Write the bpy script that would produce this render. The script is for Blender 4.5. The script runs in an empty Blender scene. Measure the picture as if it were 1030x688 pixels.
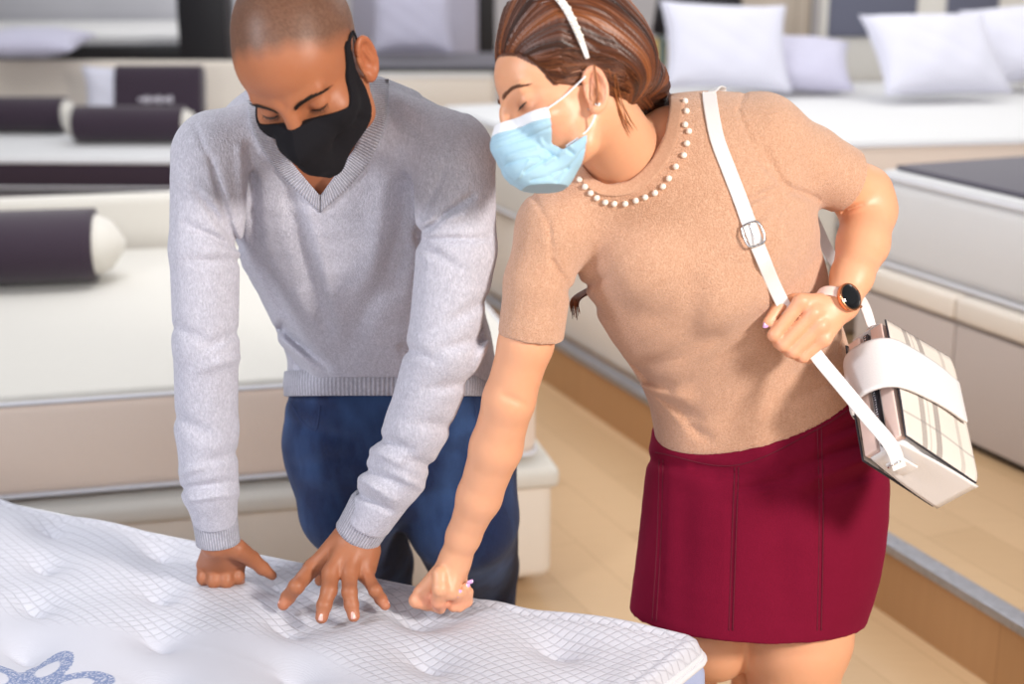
import bpy, bmesh, math, random
import numpy as np
from mathutils import Vector, Matrix
random.seed(7); rng = np.random.default_rng(7)
Q = 1.0            # voxel size factor of the modelled surfaces
FPX = 1415.0; CAMZ = 1.63; PITCH = math.radians(15.9)
R_ = np.array([1., 0, 0]); F_ = np.array([0, math.cos(PITCH), -math.sin(PITCH)]); U_ = np.array([0, math.sin(PITCH), math.cos(PITCH)])
C_ = np.array([0, 0, CAMZ])

def at(px, py, d):
    """world point seen at pixel (px, py) at distance d along the viewing axis"""
    return C_ + d * (F_ + (px - 515) / FPX * R_ - (py - 344) / FPX * U_)
def atz(px, py, z):
    """world point seen at pixel (px, py) lying at height z"""
    v = F_ + (px - 515) / FPX * R_ - (py - 344) / FPX * U_
    return C_ + v * ((z - CAMZ) / v[2])
def toscreen(P):
    q = P - C_; zc = q @ F_
    return 515 + FPX * (q @ R_) / zc, 344 - FPX * (q @ U_) / zc, zc
def nrm(v):
    v = np.asarray(v, float); return v / (np.linalg.norm(v) + 1e-12)

# ---------------------------------------------------------------- scene helpers
COL = bpy.context.scene.collection
def link(o): COL.objects.link(o)
def root(name, loc, label=None, cat=None, group=None, kind=None):
    o = bpy.data.objects.new(name, None); link(o); o.empty_display_size = .1
    o.location = [float(c) for c in loc]; tag(o, label, cat, group, kind); return o
def tag(o, label=None, cat=None, group=None, kind=None):
    if label: o['label'] = label
    if cat: o['category'] = cat
    if group: o['group'] = group
    if kind: o['kind'] = kind
    return o
def mesh_obj(name, V, faces, mat, parent=None, smooth=True, uv=None, label=None, base=None):
    """V in world coordinates; the object gets its origin at base (or its parent's origin)"""
    V = np.asarray(V, float)
    me = bpy.data.meshes.new(name)
    off = np.zeros(3)
    if parent is not None:
        p = parent
        while p is not None:
            off = off + np.array(p.location); p = p.parent
    loc = np.zeros(3)
    if base is not None: loc = np.asarray(base, float) - off
    V = V - off - loc
    if isinstance(faces, np.ndarray):
        k = faces.shape[1]; n = len(faces)
        me.vertices.add(len(V)); me.vertices.foreach_set('co', V.astype(np.float32).ravel())
        me.loops.add(n * k); me.loops.foreach_set('vertex_index', faces.astype(np.int32).ravel())
        me.polygons.add(n)
        me.polygons.foreach_set('loop_start', np.arange(0, n * k, k, dtype=np.int32))
        me.polygons.foreach_set('loop_total', np.full(n, k, dtype=np.int32))
        me.update(calc_edges=True)
    else:
        me.from_pydata([tuple(v) for v in V], [], [tuple(f) for f in faces]); me.update()
    if uv is not None:
        l = me.uv_layers.new(name='UVMap'); l.data.foreach_set('uv', np.asarray(uv, np.float32).ravel())
    me.polygons.foreach_set('use_smooth', [smooth] * len(me.polygons))
    if mat is not None:
        for m in (mat if isinstance(mat, (list, tuple)) else [mat]): me.materials.append(m)
    o = bpy.data.objects.new(name, me); link(o)
    o.location = [float(c) for c in loc]
    if parent is not None: o.parent = parent
    if label: o['label'] = label
    return o
def bmobj(name, bm, mat, parent=None, smooth=False, label=None, base=None):
    bm.verts.ensure_lookup_table()
    bmesh.ops.recalc_face_normals(bm, faces=bm.faces)
    V = np.array([v.co[:] for v in bm.verts]); Fc = [[v.index for v in f.verts] for f in bm.faces]
    bm.verts.index_update()
    Fc = [[v.index for v in f.verts] for f in bm.faces]
    o = mesh_obj(name, V, Fc, mat, parent, smooth, None, label, base); bm.free(); return o
def box_bm(bm, c, s, M=None, bev=0., seg=3):
    """box centre c, size s, optional 3x3 axes M (columns), bevelled"""
    b2 = bmesh.new(); bmesh.ops.create_cube(b2, size=1)
    for v in b2.verts: v.co = Vector((v.co.x * s[0], v.co.y * s[1], v.co.z * s[2]))
    if bev > 0: bmesh.ops.bevel(b2, geom=list(b2.edges), offset=bev, segments=seg, profile=.5, affect='EDGES')
    b2.verts.index_update(); vs = []
    for v in b2.verts:
        p = np.array(v.co)
        if M is not None: p = M @ p
        vs.append(bm.verts.new(Vector(p + np.asarray(c, float))))
    for f in b2.faces:
        bm.faces.new([vs[v.index] for v in f.verts])
    b2.free()
def box(name, c, s, mat, parent=None, M=None, bev=0., seg=3, smooth=None, label=None, base=None):
    bm = bmesh.new(); box_bm(bm, c, s, M, bev, seg)
    return bmobj(name, bm, mat, parent, (bev > 0) if smooth is None else smooth, label, base)
def catmull(pts, n):
    pts = np.asarray(pts, float); m = len(pts)
    if m == 2: 
        t = np.linspace(0, 1, n)[:, None]; return pts[0] * (1 - t) + pts[1] * t
    P = np.vstack([2 * pts[0] - pts[1], pts, 2 * pts[-1] - pts[-2]])
    out = []
    for s in np.linspace(0, m - 1 - 1e-9, n):
        i = int(s); t = s - i; p0, p1, p2, p3 = P[i:i + 4]
        out.append(.5 * ((2 * p1) + (-p0 + p2) * t + (2 * p0 - 5 * p1 + 4 * p2 - p3) * t * t + (-p0 + 3 * p1 - 3 * p2 + p3) * t ** 3))
    return np.array(out)
def ring_mesh(C, A, B, n=32, cap=True, fn=None, closed=False):
    """tube through centres C (m,3) with half-axis vectors A, B (m,3); returns V, F, UV"""
    m = len(C); th = np.linspace(0, 2 * np.pi, n, endpoint=False)
    V = C[:, None, :] + A[:, None, :] * np.cos(th)[None, :, None] + B[:, None, :] * np.sin(th)[None, :, None]
    V = V.reshape(-1, 3); Fc = []; UV = []
    mm = m if closed else m - 1
    for i in range(mm):
        i2 = (i + 1) % m
        for j in range(n):
            j2 = (j + 1) % n
            Fc.append((i * n + j, i * n + j2, i2 * n + j2, i2 * n + j))
            UV += [(j / n, i / mm), ((j + 1) / n, i / mm), ((j + 1) / n, (i + 1) / mm), (j / n, (i + 1) / mm)]
    if cap and not closed:
        Fc.append(tuple(range(n))[::-1]); UV += [(0, 0)] * n
        Fc.append(tuple(range((m - 1) * n, m * n))); UV += [(0, 1)] * n
    return V, Fc, UV
def frames(C, ref):
    C = np.asarray(C, float); T = np.gradient(C, axis=0); T /= np.linalg.norm(T, axis=1)[:, None] + 1e-12
    A = np.cross(T, ref); A /= np.linalg.norm(A, axis=1)[:, None] + 1e-12
    return T, A, np.cross(A, T)
def tube(name, pts, r, mat, parent=None, n=10, ref=(0.1, .3, 1.), samples=None, label=None, base=None, flat=None):
    C = catmull(pts, samples or max(8, len(pts) * 6)); T, A, B = frames(C, np.asarray(ref, float))
    rr = np.full(len(C), r) if np.isscalar(r) else np.interp(np.linspace(0, 1, len(C)), np.linspace(0, 1, len(r)), r)
    r2 = rr if flat is None else np.full(len(C), flat)
    V, Fc, UV = ring_mesh(C, A * rr[:, None], B * r2[:, None], n)
    return mesh_obj(name, V, Fc, mat, parent, True, UV, label, base)

# ---------------------------------------------------------------- distance fields
def smin(a, b, k):
    if k <= 0: return np.minimum(a, b)
    h = np.clip(.5 + .5 * (b - a) / k, 0, 1)
    return b * (1 - h) + a * h - k * h * (1 - h)
def smax(a, b, k): return -smin(-a, -b, k)
def cone(P, a, b, ra, rb):
    a = np.asarray(a, float); b = np.asarray(b, float); ab = b - a
    t = np.clip(((P - a) @ ab) / (ab @ ab + 1e-12), 0, 1)
    q = P - a - t[:, None] * ab
    return np.sqrt((q * q).sum(1)) - (ra + (rb - ra) * t)
def ell(P, c, r, M=None):
    q = P - np.asarray(c, float)
    if M is not None: q = q @ M           # columns of M are the axes
    r = np.asarray(r, float); k0 = np.sqrt(((q / r) ** 2).sum(1)); k1 = np.sqrt(((q / (r * r)) ** 2).sum(1)) + 1e-9
    return k0 * (k0 - 1) / k1
def rbox(P, c, s, r, M=None):
    q = P - np.asarray(c, float)
    if M is not None: q = q @ M
    q = np.abs(q) - (np.asarray(s, float) - r)
    return np.sqrt((np.maximum(q, 0) ** 2).sum(1)) + np.minimum(q.max(1), 0) - r
class Loft:
    """body of elliptic sections: stations (centre, half width, half depth, width direction)"""
    def __init__(s, st, n=18, pw=2.0):
        C = catmull([x[0] for x in st], n); u = np.linspace(0, 1, n); k = np.linspace(0, 1, len(st))
        ab = catmull([(x[1], x[2], 0) for x in st], n); W = catmull([nrm(x[3]) for x in st], n)
        s.C, s.a, s.b = C, ab[:, 0], ab[:, 1]; T = np.gradient(C, axis=0); T /= np.linalg.norm(T, axis=1)[:, None]
        W = W - (W * T).sum(1)[:, None] * T; W /= np.linalg.norm(W, axis=1)[:, None]
        s.T, s.W, s.D, s.pw = T, W, np.cross(T, W), pw
    def __call__(s, P, off=0.):
        out = np.full(len(P), 9.); n = len(s.C)
        for i in range(n - 1):
            a, b = s.C[i], s.C[i + 1]; ab = b - a
            tr = ((P - a) @ ab) / (ab @ ab)
            lo = 0. if i == 0 else -.35; hi = 1. if i == n - 2 else 1.35
            t = np.clip(tr, lo, hi) ; res = np.abs(tr - t) * np.linalg.norm(ab)
            q = P - a - t[:, None] * ab
            W = nrm(s.W[i] + s.W[i + 1]); D = nrm(s.D[i] + s.D[i + 1])
            ra = s.a[i] + (s.a[i + 1] - s.a[i]) * t + off; rb = s.b[i] + (s.b[i + 1] - s.b[i]) * t + off
            ra = np.maximum(ra, .004); rb = np.maximum(rb, .004)
            x = q @ W; y = q @ D; rz = np.minimum(ra, rb)
            k0 = np.sqrt((x / ra) ** 2 + (y / rb) ** 2 + (res / rz) ** 2)
            k1 = np.sqrt((x / ra ** 2) ** 2 + (y / rb ** 2) ** 2 + (res / rz ** 2) ** 2) + 1e-9
            out = smin(out, k0 * (k0 - 1) / k1, .004) if i else k0 * (k0 - 1) / k1
        return out
class G:
    def __init__(s, f, pts, r):
        p = np.atleast_2d(np.array(pts, float)); s.f = f; s.lo = p.min(0) - r; s.hi = p.max(0) + r
def union(groups, k=.01, margin=.05):
    def f(P):
        d = np.full(len(P), .3)
        for g in groups:
            m = np.nonzero(((P > g.lo - margin) & (P < g.hi + margin)).all(1))[0]
            if len(m): d[m] = smin(d[m], g.f(P[m]), k)
        return d
    f.lo = np.min([g.lo for g in groups], 0); f.hi = np.max([g.hi for g in groups], 0)
    return f
def plane(P, c, n): return (P - np.asarray(c)) @ nrm(n)

def isosurface(f, lo, hi, h, B=8):
    """surface nets on sparse blocks -> vertices, quads"""
    h = h * Q; lo = np.asarray(lo) - 2 * h; hi = np.asarray(hi) + 2 * h
    nb = np.ceil((hi - lo) / (B * h)).astype(int)
    g = np.stack(np.meshgrid(*[np.arange(k) for k in nb], indexing='ij'), -1).reshape(-1, 3)
    c = lo + (g + .5) * B * h
    d = np.concatenate([f(x) for x in np.array_split(c, max(1, len(c) // 400000))])
    g = g[np.abs(d) < B * h * .87 * 1.45 + .002]
    loc = np.stack(np.meshgrid(*[np.arange(B + 1)] * 3, indexing='ij'), -1).reshape(-1, 3)
    cd = np.array([[i, j, k] for i in (0, 1) for j in (0, 1) for k in (0, 1)])
    NX = (nb * B + 3).astype(np.int64)
    key = lambda I: (I[..., 0] * NX[1] + I[..., 1]) * NX[2] + I[..., 2]
    VK = []; VP = []; EK = []; ES = []
    for gb in np.array_split(g, max(1, len(g) // 1500)):
        S = gb[:, None, :] * B + loc[None]
        val = f((lo + S.reshape(-1, 3) * h)).reshape(len(gb), B + 1, B + 1, B + 1)
        ins = val < 0
        cs = np.zeros((len(gb), B, B, B), int)
        for (i, j, k) in cd: cs += ins[:, i:B + i, j:B + j, k:B + k]
        b, x, y, z = np.nonzero((cs > 0) & (cs < 8))
        cell = gb[b] * B + np.stack([x, y, z], 1)
        corner = np.stack([val[b, x + i, y + j, z + k] for (i, j, k) in cd], 1)
        acc = np.zeros((len(b), 3)); cnt = np.zeros(len(b))
        for e0 in range(8):
            for ax in range(3):
                if cd[e0][ax]: continue
                e1 = e0 + (4, 2, 1)[ax]; v0 = corner[:, e0]; v1 = corner[:, e1]; m = (v0 < 0) != (v1 < 0)
                t = np.where(m, v0 / np.where(m, v0 - v1, 1), 0)
                p = np.repeat(cd[e0][None].astype(float), len(b), 0); p[:, ax] += t
                acc += p * m[:, None]; cnt += m
        VK.append(key(cell)); VP.append(lo + (cell + acc / cnt[:, None]) * h)
        for ax in range(3):
            sl0 = [slice(None)] + [slice(0, B)] * 3; sl1 = list(sl0); sl1[ax + 1] = slice(1, B + 1)
            a_, b_ = ins[tuple(sl0)], ins[tuple(sl1)]
            b2, x, y, z = np.nonzero(a_ != b_)
            s = gb[b2] * B + np.stack([x, y, z], 1)
            u = np.zeros(3, int); w = np.zeros(3, int); u[(ax + 1) % 3] = 1; w[(ax + 2) % 3] = 1
            q = np.stack([s - u - w, s - w, s, s - u], 1)
            fl = a_[b2, x, y, z]
            q[~fl] = q[~fl][:, ::-1]
            EK.append(key(q)); 
    VK = np.concatenate(VK); VP = np.concatenate(VP); EK = np.concatenate(EK)
    o = np.argsort(VK); VK = VK[o]; VP = VP[o]
    ix = np.searchsorted(VK, EK); ix = np.clip(ix, 0, len(VK) - 1); ok = (VK[ix] == EK).all(1)
    Fq = ix[ok]
    # light smoothing
    for it in range(2):
        acc = np.zeros_like(VP); cnt = np.zeros(len(VP))
        for a in range(4):
            i, j = Fq[:, a], Fq[:, (a + 1) % 4]
            for c_ in range(3):
                acc[:, c_] += np.bincount(i, VP[j, c_], len(VP)) + np.bincount(j, VP[i, c_], len(VP))
            cnt += np.bincount(i, minlength=len(VP)) + np.bincount(j, minlength=len(VP))
        VP = VP + (.5 if it == 0 else .35) * (acc / np.maximum(cnt, 1)[:, None] - VP)
    # drop stray islands far smaller than the body
    return VP, Fq
def sdf_obj(name, f, h, mat, parent, lo=None, hi=None, label=None, color=None, base=None):
    lo = f.lo if lo is None else lo; hi = f.hi if hi is None else hi
    V, Fq = isosurface(f, lo, hi, h)
    o = mesh_obj(name, V, Fq, mat, parent, True, None, label, base)
    if color is not None:
        c = color(V); a = o.data.color_attributes.new('tint', 'FLOAT_COLOR', 'POINT')
        a.data.foreach_set('color', np.hstack([c, np.ones((len(c), 1))]).astype(np.float32).ravel())
    return o
def march(f, px, py, near=1.2, far=2.7, n=260):
    """first surface point of field f seen along each ray"""
    px = np.atleast_1d(np.asarray(px, float)); py = np.atleast_1d(np.asarray(py, float))
    v = F_ + ((px - 515) / FPX)[:, None] * R_ - ((py - 344) / FPX)[:, None] * U_
    t = np.full(len(px), near); hit = np.zeros(len(px), bool)
    step = (far - near) / n; prev = np.full(len(px), 1.); out = np.full(len(px), np.nan)
    for i in range(n):
        d = f(C_ + v * t[:, None])
        new = (d < 0) & ~hit
        if new.any():
            out[new] = t[new] - step * (-d[new]) / (prev[new] - d[new] + 1e-9); hit |= new
        prev = d; t = t + step
    if hit.any() and not hit.all():
        idx = np.arange(len(px)); out[~hit] = np.interp(idx[~hit], idx[hit], out[hit])
    return C_ + v * out[:, None]
def sfold(P, segs, zmax):
    """cloth folds: each seg = (x0,y0,x1,y1,width px,amplitude m); + carves, - raises; only on the near side"""
    x, y, zc = toscreen(P); d = np.zeros(len(P)); near = zc < zmax
    for (x0, y0, x1, y1, w, a) in segs:
        dx, dy = x1 - x0, y1 - y0; L2 = dx * dx + dy * dy
        m = np.nonzero(near & (x > min(x0, x1) - 3 * w) & (x < max(x0, x1) + 3 * w) & (y > min(y0, y1) - 3 * w) & (y < max(y0, y1) + 3 * w))[0]
        if not len(m): continue
        t = ((x[m] - x0) * dx + (y[m] - y0) * dy) / L2; tc = np.clip(t, 0, 1)
        q = np.hypot(x[m] - x0 - tc * dx, y[m] - y0 - tc * dy)
        taper = np.clip(1.15 - np.abs(tc - .35) * 1.1, 0, 1)
        d[m] += a * np.exp(-(q / w) ** 2) * taper
    return d
# ---------------------------------------------------------------- materials
def srgb(r, g, b):
    f = lambda c: (c / 255 / 12.92) if c / 255 <= .04045 else ((c / 255 + .055) / 1.055) ** 2.4
    return (f(r), f(g), f(b))
class NB:
    def __init__(s, name):
        s.m = bpy.data.materials.new(name); s.m.use_nodes = True; s.t = s.m.node_tree; s.n = s.t.nodes
        s.b = s.n['Principled BSDF']; s.out = s.n['Material Output']
    def add(s, k, **kw):
        n = s.n.new(k)
        for a, v in kw.items(): setattr(n, a, v)
        return n
    def l(s, a, b): s.t.links.new(a, b)
    def val(s, name, v): s.b.inputs[name].default_value = v
    def math(s, op, a, b=None, c=None, clamp=False):
        n = s.add('ShaderNodeMath', operation=op, use_clamp=clamp)
        for i, x in enumerate((a, b, c)):
            if x is None: continue
            if isinstance(x, (int, float)): n.inputs[i].default_value = x
            else: s.l(x, n.inputs[i])
        return n.outputs[0]
    def mix(s, fac, a, b, mode='MIX'):
        n = s.add('ShaderNodeMix', data_type='RGBA', blend_type=mode)
        for i, x in ((0, fac), (6, a), (7, b)):
            if isinstance(x, (int, float)): n.inputs[i].default_value = x
            elif isinstance(x, tuple): n.inputs[i].default_value = (*x, 1) if len(x) == 3 else x
            else: s.l(x, n.inputs[i])
        return n.outputs[2]
    def coord(s, which='Object', scale=(1, 1, 1), rot=(0, 0, 0)):
        tc = s.add('ShaderNodeTexCoord'); mp = s.add('ShaderNodeMapping')
        mp.inputs['Scale'].default_value = scale; mp.inputs['Rotation'].default_value = rot
        s.l(tc.outputs[which], mp.inputs[0]); return mp.outputs[0]
    def noise(s, vec, scale, detail=2, rough=.5):
        n = s.add('ShaderNodeTexNoise'); n.inputs['Scale'].default_value = scale; n.inputs['Detail'].default_value = detail
        n.inputs['Roughness'].default_value = rough; s.l(vec, n.inputs['Vector']); return n.outputs['Fac']
    def ramp(s, fac, stops):
        n = s.add('ShaderNodeValToRGB'); e = n.color_ramp.elements
        while len(e) < len(stops): e.new(.5)
        for i, (p, c) in enumerate(stops): e[i].position = p; e[i].color = (*c, 1) if isinstance(c, tuple) else (c, c, c, 1)
        s.l(fac, n.inputs[0]); return n.outputs[0]
    def color(s, c):
        if isinstance(c, tuple): s.b.inputs['Base Color'].default_value = (*c, 1)
        else: s.l(c, s.b.inputs['Base Color'])
    def bump(s, h, dist=.001, strength=1., prev=None):
        n = s.add('ShaderNodeBump'); n.inputs['Distance'].default_value = dist; n.inputs['Strength'].default_value = strength
        s.l(h, n.inputs['Height'])
        if prev is not None: s.l(prev, n.inputs['Normal'])
        s.l(n.outputs[0], s.b.inputs['Normal']); return n.outputs[0]
def fabric(name, c1, c2, scale=900, rough=.95, sheen=.25, big=0., bumpd=.0006, mott=90):
    s = NB(name); v = s.coord()
    n1 = s.noise(v, scale, 2, .6); n2 = s.noise(v, mott, 3, .6)
    k = s.mix(s.math('MULTIPLY', n1, .6), c1, c2); k = s.mix(s.math('MULTIPLY', n2, .5), k, c2)
    s.color(k); s.val('Roughness', rough); s.val('Sheen Weight', sheen); s.val('Sheen Roughness', .5); s.val('Specular IOR Level', .2)
    b = s.bump(n1, bumpd, 1.)
    if big: s.bump(s.noise(v, 14, 3), big, 1., b)
    return s.m
def plain(name, c, rough=.5, metal=0., spec=.5, noise=0., nscale=40, bump=0., coat=0.):
    s = NB(name); v = s.coord()
    if noise > 0:
        n = s.noise(v, nscale, 3); s.color(s.mix(n, tuple(x * (1 - noise) for x in c), tuple(min(1, x * (1 + noise)) for x in c)))
    else: s.color(c)
    if bump: s.bump(s.noise(v, nscale * 3, 3), bump, 1.)
    s.val('Roughness', rough); s.val('Metallic', metal); s.val('Specular IOR Level', spec); s.val('Coat Weight', coat)
    return s.m
M = {}
# knitted sweater: fine vertical knit, mottled heather grey
def knit(name, base, dark, ribs=None, heather=.5, sheen=.3):
    s = NB(name); v = s.coord()
    n1 = s.noise(s.coord(scale=(1, 1, .4 if 'grey' in name else .9)), 420, 2, .8); n2 = s.noise(s.coord(scale=(1, 1, .5)), 150, 4, .8); n1 = s.ramp(n1, [(.35, 0.), (.65, 1.)]); n2 = s.ramp(n2, [(.35, 0.), (.65, 1.)])
    k = s.mix(s.math('MULTIPLY', n1, heather), base, dark); k = s.mix(s.math('MULTIPLY', n2, heather * .6), k, dark)
    s.val('Roughness', .95); s.val('Sheen Weight', sheen); s.val('Specular IOR Level', .15)
    if ribs:
        uv = s.coord('UV'); sep = s.add('ShaderNodeSeparateXYZ'); s.l(uv, sep.inputs[0])
        w = s.math('SINE', s.math('MULTIPLY', sep.outputs[0], ribs * 2 * math.pi)); w = s.math('MULTIPLY_ADD', w, .5, .5)
        k = s.mix(s.math('MULTIPLY', s.math('SUBTRACT', 1., w), .5), k, tuple(c * .45 for c in dark))
        b = s.bump(w, .0012, 1.); s.bump(n1, .0004, .6, b)
    else:
        s.bump(n1, .0007 if 'grey' in name else .0010, 1.)
    s.color(k); return s.m
GREY1, GREY2 = srgb(212, 210, 222), srgb(150, 148, 162)
M['sweater'] = knit('heather_grey_knit', GREY1, GREY2)
for nm, k in (('cuff', 52), ('collar', 62), ('waist', 150)): M['rib_' + nm] = knit('grey_rib_' + nm, GREY1, GREY2, ribs=k)
TAN1, TAN2 = srgb(228, 184, 156), srgb(196, 144, 114)
M['top'] = knit('tan_boucle_knit', TAN1, TAN2, heather=.75, sheen=.35)
M['rib_neck'] = knit('tan_neck_rib', TAN1, TAN2, ribs=1, heather=.5)
# jeans
s = NB('denim'); v = s.coord()
tw = s.add('ShaderNodeTexWave', wave_type='BANDS', bands_direction='DIAGONAL'); tw.inputs['Scale'].default_value = 500; tw.inputs['Distortion'].default_value = 2; s.l(v, tw.inputs[0])
n1 = s.noise(s.coord(scale=(1, 1, .25)), 420, 3, .7); n2 = s.noise(s.coord(scale=(1, 1, .5)), 9, 3, .6)
k = s.mix(n1, srgb(12, 20, 48), srgb(36, 56, 102)); k = s.mix(s.ramp(n2, [(.45, 0.), (.72, .55)]), k, srgb(76, 112, 168))
s.color(k); s.val('Roughness', .85); s.val('Specular IOR Level', .25); s.val('Sheen Weight', .1); s.bump(tw.outputs['Fac'], .0004, .8); M['denim'] = s.m
M['denim_seam'] = plain('denim_seam_thread', srgb(40, 55, 95), .8)
# skin: colour from the body's own colouring (attribute tint) with pores
def skin(name, red, rough=.42, spec=.45):
    s = NB(name); v = s.coord()
    a = s.add('ShaderNodeAttribute', attribute_name='tint')
    n = s.noise(v, 60, 4, .6); k = s.mix(s.math('MULTIPLY', n, .22), a.outputs['Color'], red, 'MULTIPLY')
    s.color(k); s.val('Roughness', rough); s.val('Specular IOR Level', spec)
    s.val('Subsurface Weight', .12); s.b.inputs['Subsurface Radius'].default_value = (.02, .008, .004); s.val('Subsurface Scale', .25)
    b = s.bump(s.noise(v, 700, 2, .6), .0002, .6); s.bump(s.noise(v, 130, 3, .6), .0005, .5, b); return s.m
M['skin_man'] = skin('brown_skin', (.85, .5, .4), .47, .4); M['skin_woman'] = skin('fair_skin', (1, .70, .62), .42, .45)
M['nail'] = plain('bare_nail', srgb(232, 180, 170), .25, spec=.6); M['lilac_nail'] = plain('lilac_nail_polish', srgb(212, 168, 218), .12, spec=.7, coat=.6)
M['black_cloth'] = fabric('black_mask_cloth', srgb(20, 19, 23), srgb(28, 26, 31), 1200, .95, .0, bumpd=.0003)
M['brow'] = plain('dark_brow_hair', srgb(24, 16, 12), .6); M['lash'] = plain('black_lashes', srgb(12, 8, 8), .5)
M['brow_w'] = plain('brown_brow_hair', srgb(118, 76, 54), .6)
M['eye_white'] = plain('eyeball_white', srgb(225, 215, 210), .2)
M['gold'] = plain('gold_metal', srgb(225, 170, 80), .22, metal=1.); M['rose_gold'] = plain('rose_gold_metal', srgb(228, 160, 120), .25, metal=1.)
M['chrome'] = plain('polished_steel', srgb(215, 215, 220), .15, metal=1.); M['black_glass'] = plain('black_watch_glass', srgb(10, 10, 12), .08, coat=1.)
M['pearl'] = plain('pearl', srgb(248, 240, 228), .18, spec=.7, coat=.5)
M['white_leather'] = plain('white_leather', srgb(226, 222, 222), .42, nscale=120, bump=.0003); M['blush_leather'] = plain('blush_strap', srgb(236, 208, 198), .5)
M['dark_piping'] = plain('charcoal_edge_paint', srgb(44, 42, 52), .5)
M['headband'] = plain('white_satin', srgb(246, 242, 240), .4, spec=.5)
# skirt suede
s = NB('burgundy_suede'); v = s.coord()
n1 = s.noise(v, 600, 2, .7); n2 = s.noise(v, 22, 4, .65)
k = s.mix(n1, srgb(98, 6, 34), srgb(132, 16, 52)); k = s.mix(s.math('MULTIPLY', n2, .6), k, srgb(104, 6, 36))
s.color(k); s.val('Roughness', .9); s.val('Sheen Weight', .2); s.b.inputs['Sheen Tint'].default_value = (*srgb(200, 60, 110), 1); s.val('Specular IOR Level', .15); s.bump(n1, .0005, .8); M['suede'] = s.m
M['suede_seam'] = plain('burgundy_stitching', srgb(96, 8, 36), .9)
# surgical mask
s = NB('blue_nonwoven'); v = s.coord(); n = s.noise(v, 800, 2)
s.color(s.mix(s.math('MULTIPLY', n, .3), srgb(170, 204, 222), srgb(140, 182, 208))); s.val('Roughness', .7); s.val('Specular IOR Level', .3); s.bump(n, .0003, .7)
M['mask_blue'] = s.m
M['mask_white'] = plain('white_nonwoven', srgb(238, 240, 246), .7, bump=.0002, nscale=200)
# woman's hair
s = NB('auburn_hair'); uv = s.coord('UV', scale=(1, 1, 1)); a = s.add('ShaderNodeAttribute', attribute_name='tint')
s.color(a.outputs['Color']); s.val('Roughness', .45); s.val('Specular IOR Level', .4); s.val('Anisotropic', .3); M['hair'] = s.m
# mattress top panel
def quilt(name, base, dark, cell=.016, amt=.0011):
    s = NB(name); v = s.coord()
    wn_ = s.add('ShaderNodeTexNoise'); wn_.inputs['Scale'].default_value = 9; wn_.inputs['Detail'].default_value = 2; s.l(v, wn_.inputs['Vector'])
    vm = s.add('ShaderNodeVectorMath', operation='MULTIPLY_ADD'); s.l(wn_.outputs['Color'], vm.inputs[0]); vm.inputs[1].default_value = (.012, .012, 0); s.l(v, vm.inputs[2])
    sep = s.add('ShaderNodeSeparateXYZ'); s.l(vm.outputs[0], sep.inputs[0]); x, y = sep.outputs[0], sep.outputs[1]
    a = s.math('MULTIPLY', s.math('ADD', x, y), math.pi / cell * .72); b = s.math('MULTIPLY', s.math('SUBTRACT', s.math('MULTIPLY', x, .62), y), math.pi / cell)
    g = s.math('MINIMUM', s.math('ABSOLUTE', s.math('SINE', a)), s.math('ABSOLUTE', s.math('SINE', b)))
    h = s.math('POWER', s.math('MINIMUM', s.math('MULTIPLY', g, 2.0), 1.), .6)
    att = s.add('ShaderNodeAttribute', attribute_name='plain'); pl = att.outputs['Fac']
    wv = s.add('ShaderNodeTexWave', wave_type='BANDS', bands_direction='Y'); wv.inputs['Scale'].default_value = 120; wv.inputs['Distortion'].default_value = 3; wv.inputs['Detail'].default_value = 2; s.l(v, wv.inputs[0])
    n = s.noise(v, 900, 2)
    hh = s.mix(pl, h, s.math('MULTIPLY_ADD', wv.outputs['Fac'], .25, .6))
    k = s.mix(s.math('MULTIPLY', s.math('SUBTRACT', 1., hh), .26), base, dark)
    fl = s.add('ShaderNodeAttribute', attribute_name='flower')
    fm_ = s.math('MULTIPLY', s.math('SUBTRACT', fl.outputs['Fac'], .3), 5., clamp=True); sp_ = s.math('MULTIPLY_ADD', s.math('SUBTRACT', s.noise(v, 260, 3, .7), .42), 5., .45, clamp=True)
    k = s.mix(s.math('MULTIPLY', fm_, sp_), k, srgb(112, 128, 168))
    s.color(k); s.val('Roughness', .85); s.val('Sheen Weight', .1); s.val('Specular IOR Level', .2)
    b1 = s.bump(hh, amt, 1.); s.bump(n, .0004, .7, b1); return s.m
M['quilt'] = quilt('white_quilted_ticking', srgb(204, 204, 214), srgb(150, 148, 160))
M['ticking_blue'] = fabric('blue_grey_ticking', srgb(150, 162, 200), srgb(176, 186, 216), 400, .8, .1, big=.002, mott=18)
M['piping_white'] = fabric('white_piping', srgb(230, 230, 234), srgb(205, 205, 214), 600, .85, .1)
# showroom
def boards(name, c1, c2, c3, rot, rough=.32, wid=9., bw=.16, rl=1.1):
    s = NB(name); v = s.coord(rot=(0, 0, rot))
    br = s.add('ShaderNodeTexBrick'); br.offset = .37; br.inputs['Color1'].default_value = (*c1, 1); br.inputs['Color2'].default_value = (*c2, 1); br.inputs['Mortar'].default_value = (*c3, 1)
    br.inputs['Scale'].default_value = 1; br.inputs['Mortar Size'].default_value = .0012; br.inputs['Brick Width'].default_value = rl; br.inputs['Row Height'].default_value = bw; s.l(v, br.inputs[0])
    g = s.noise(s.coord(rot=(0, 0, rot), scale=(1.2, 14, 1)), 5, 4, .6)
    s.color(s.mix(s.math('MULTIPLY', g, .35), br.outputs[0], c3)); s.val('Roughness', rough); s.val('Specular IOR Level', .4); return s.m
M['floor'] = boards('light_oak_laminate', srgb(198, 166, 128), srgb(212, 180, 142), srgb(168, 134, 98), math.radians(67))
M['riser'] = boards('oak_riser', srgb(186, 144, 100), srgb(194, 150, 106), srgb(160, 118, 78), math.radians(67), .4, bw=.4)
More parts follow.
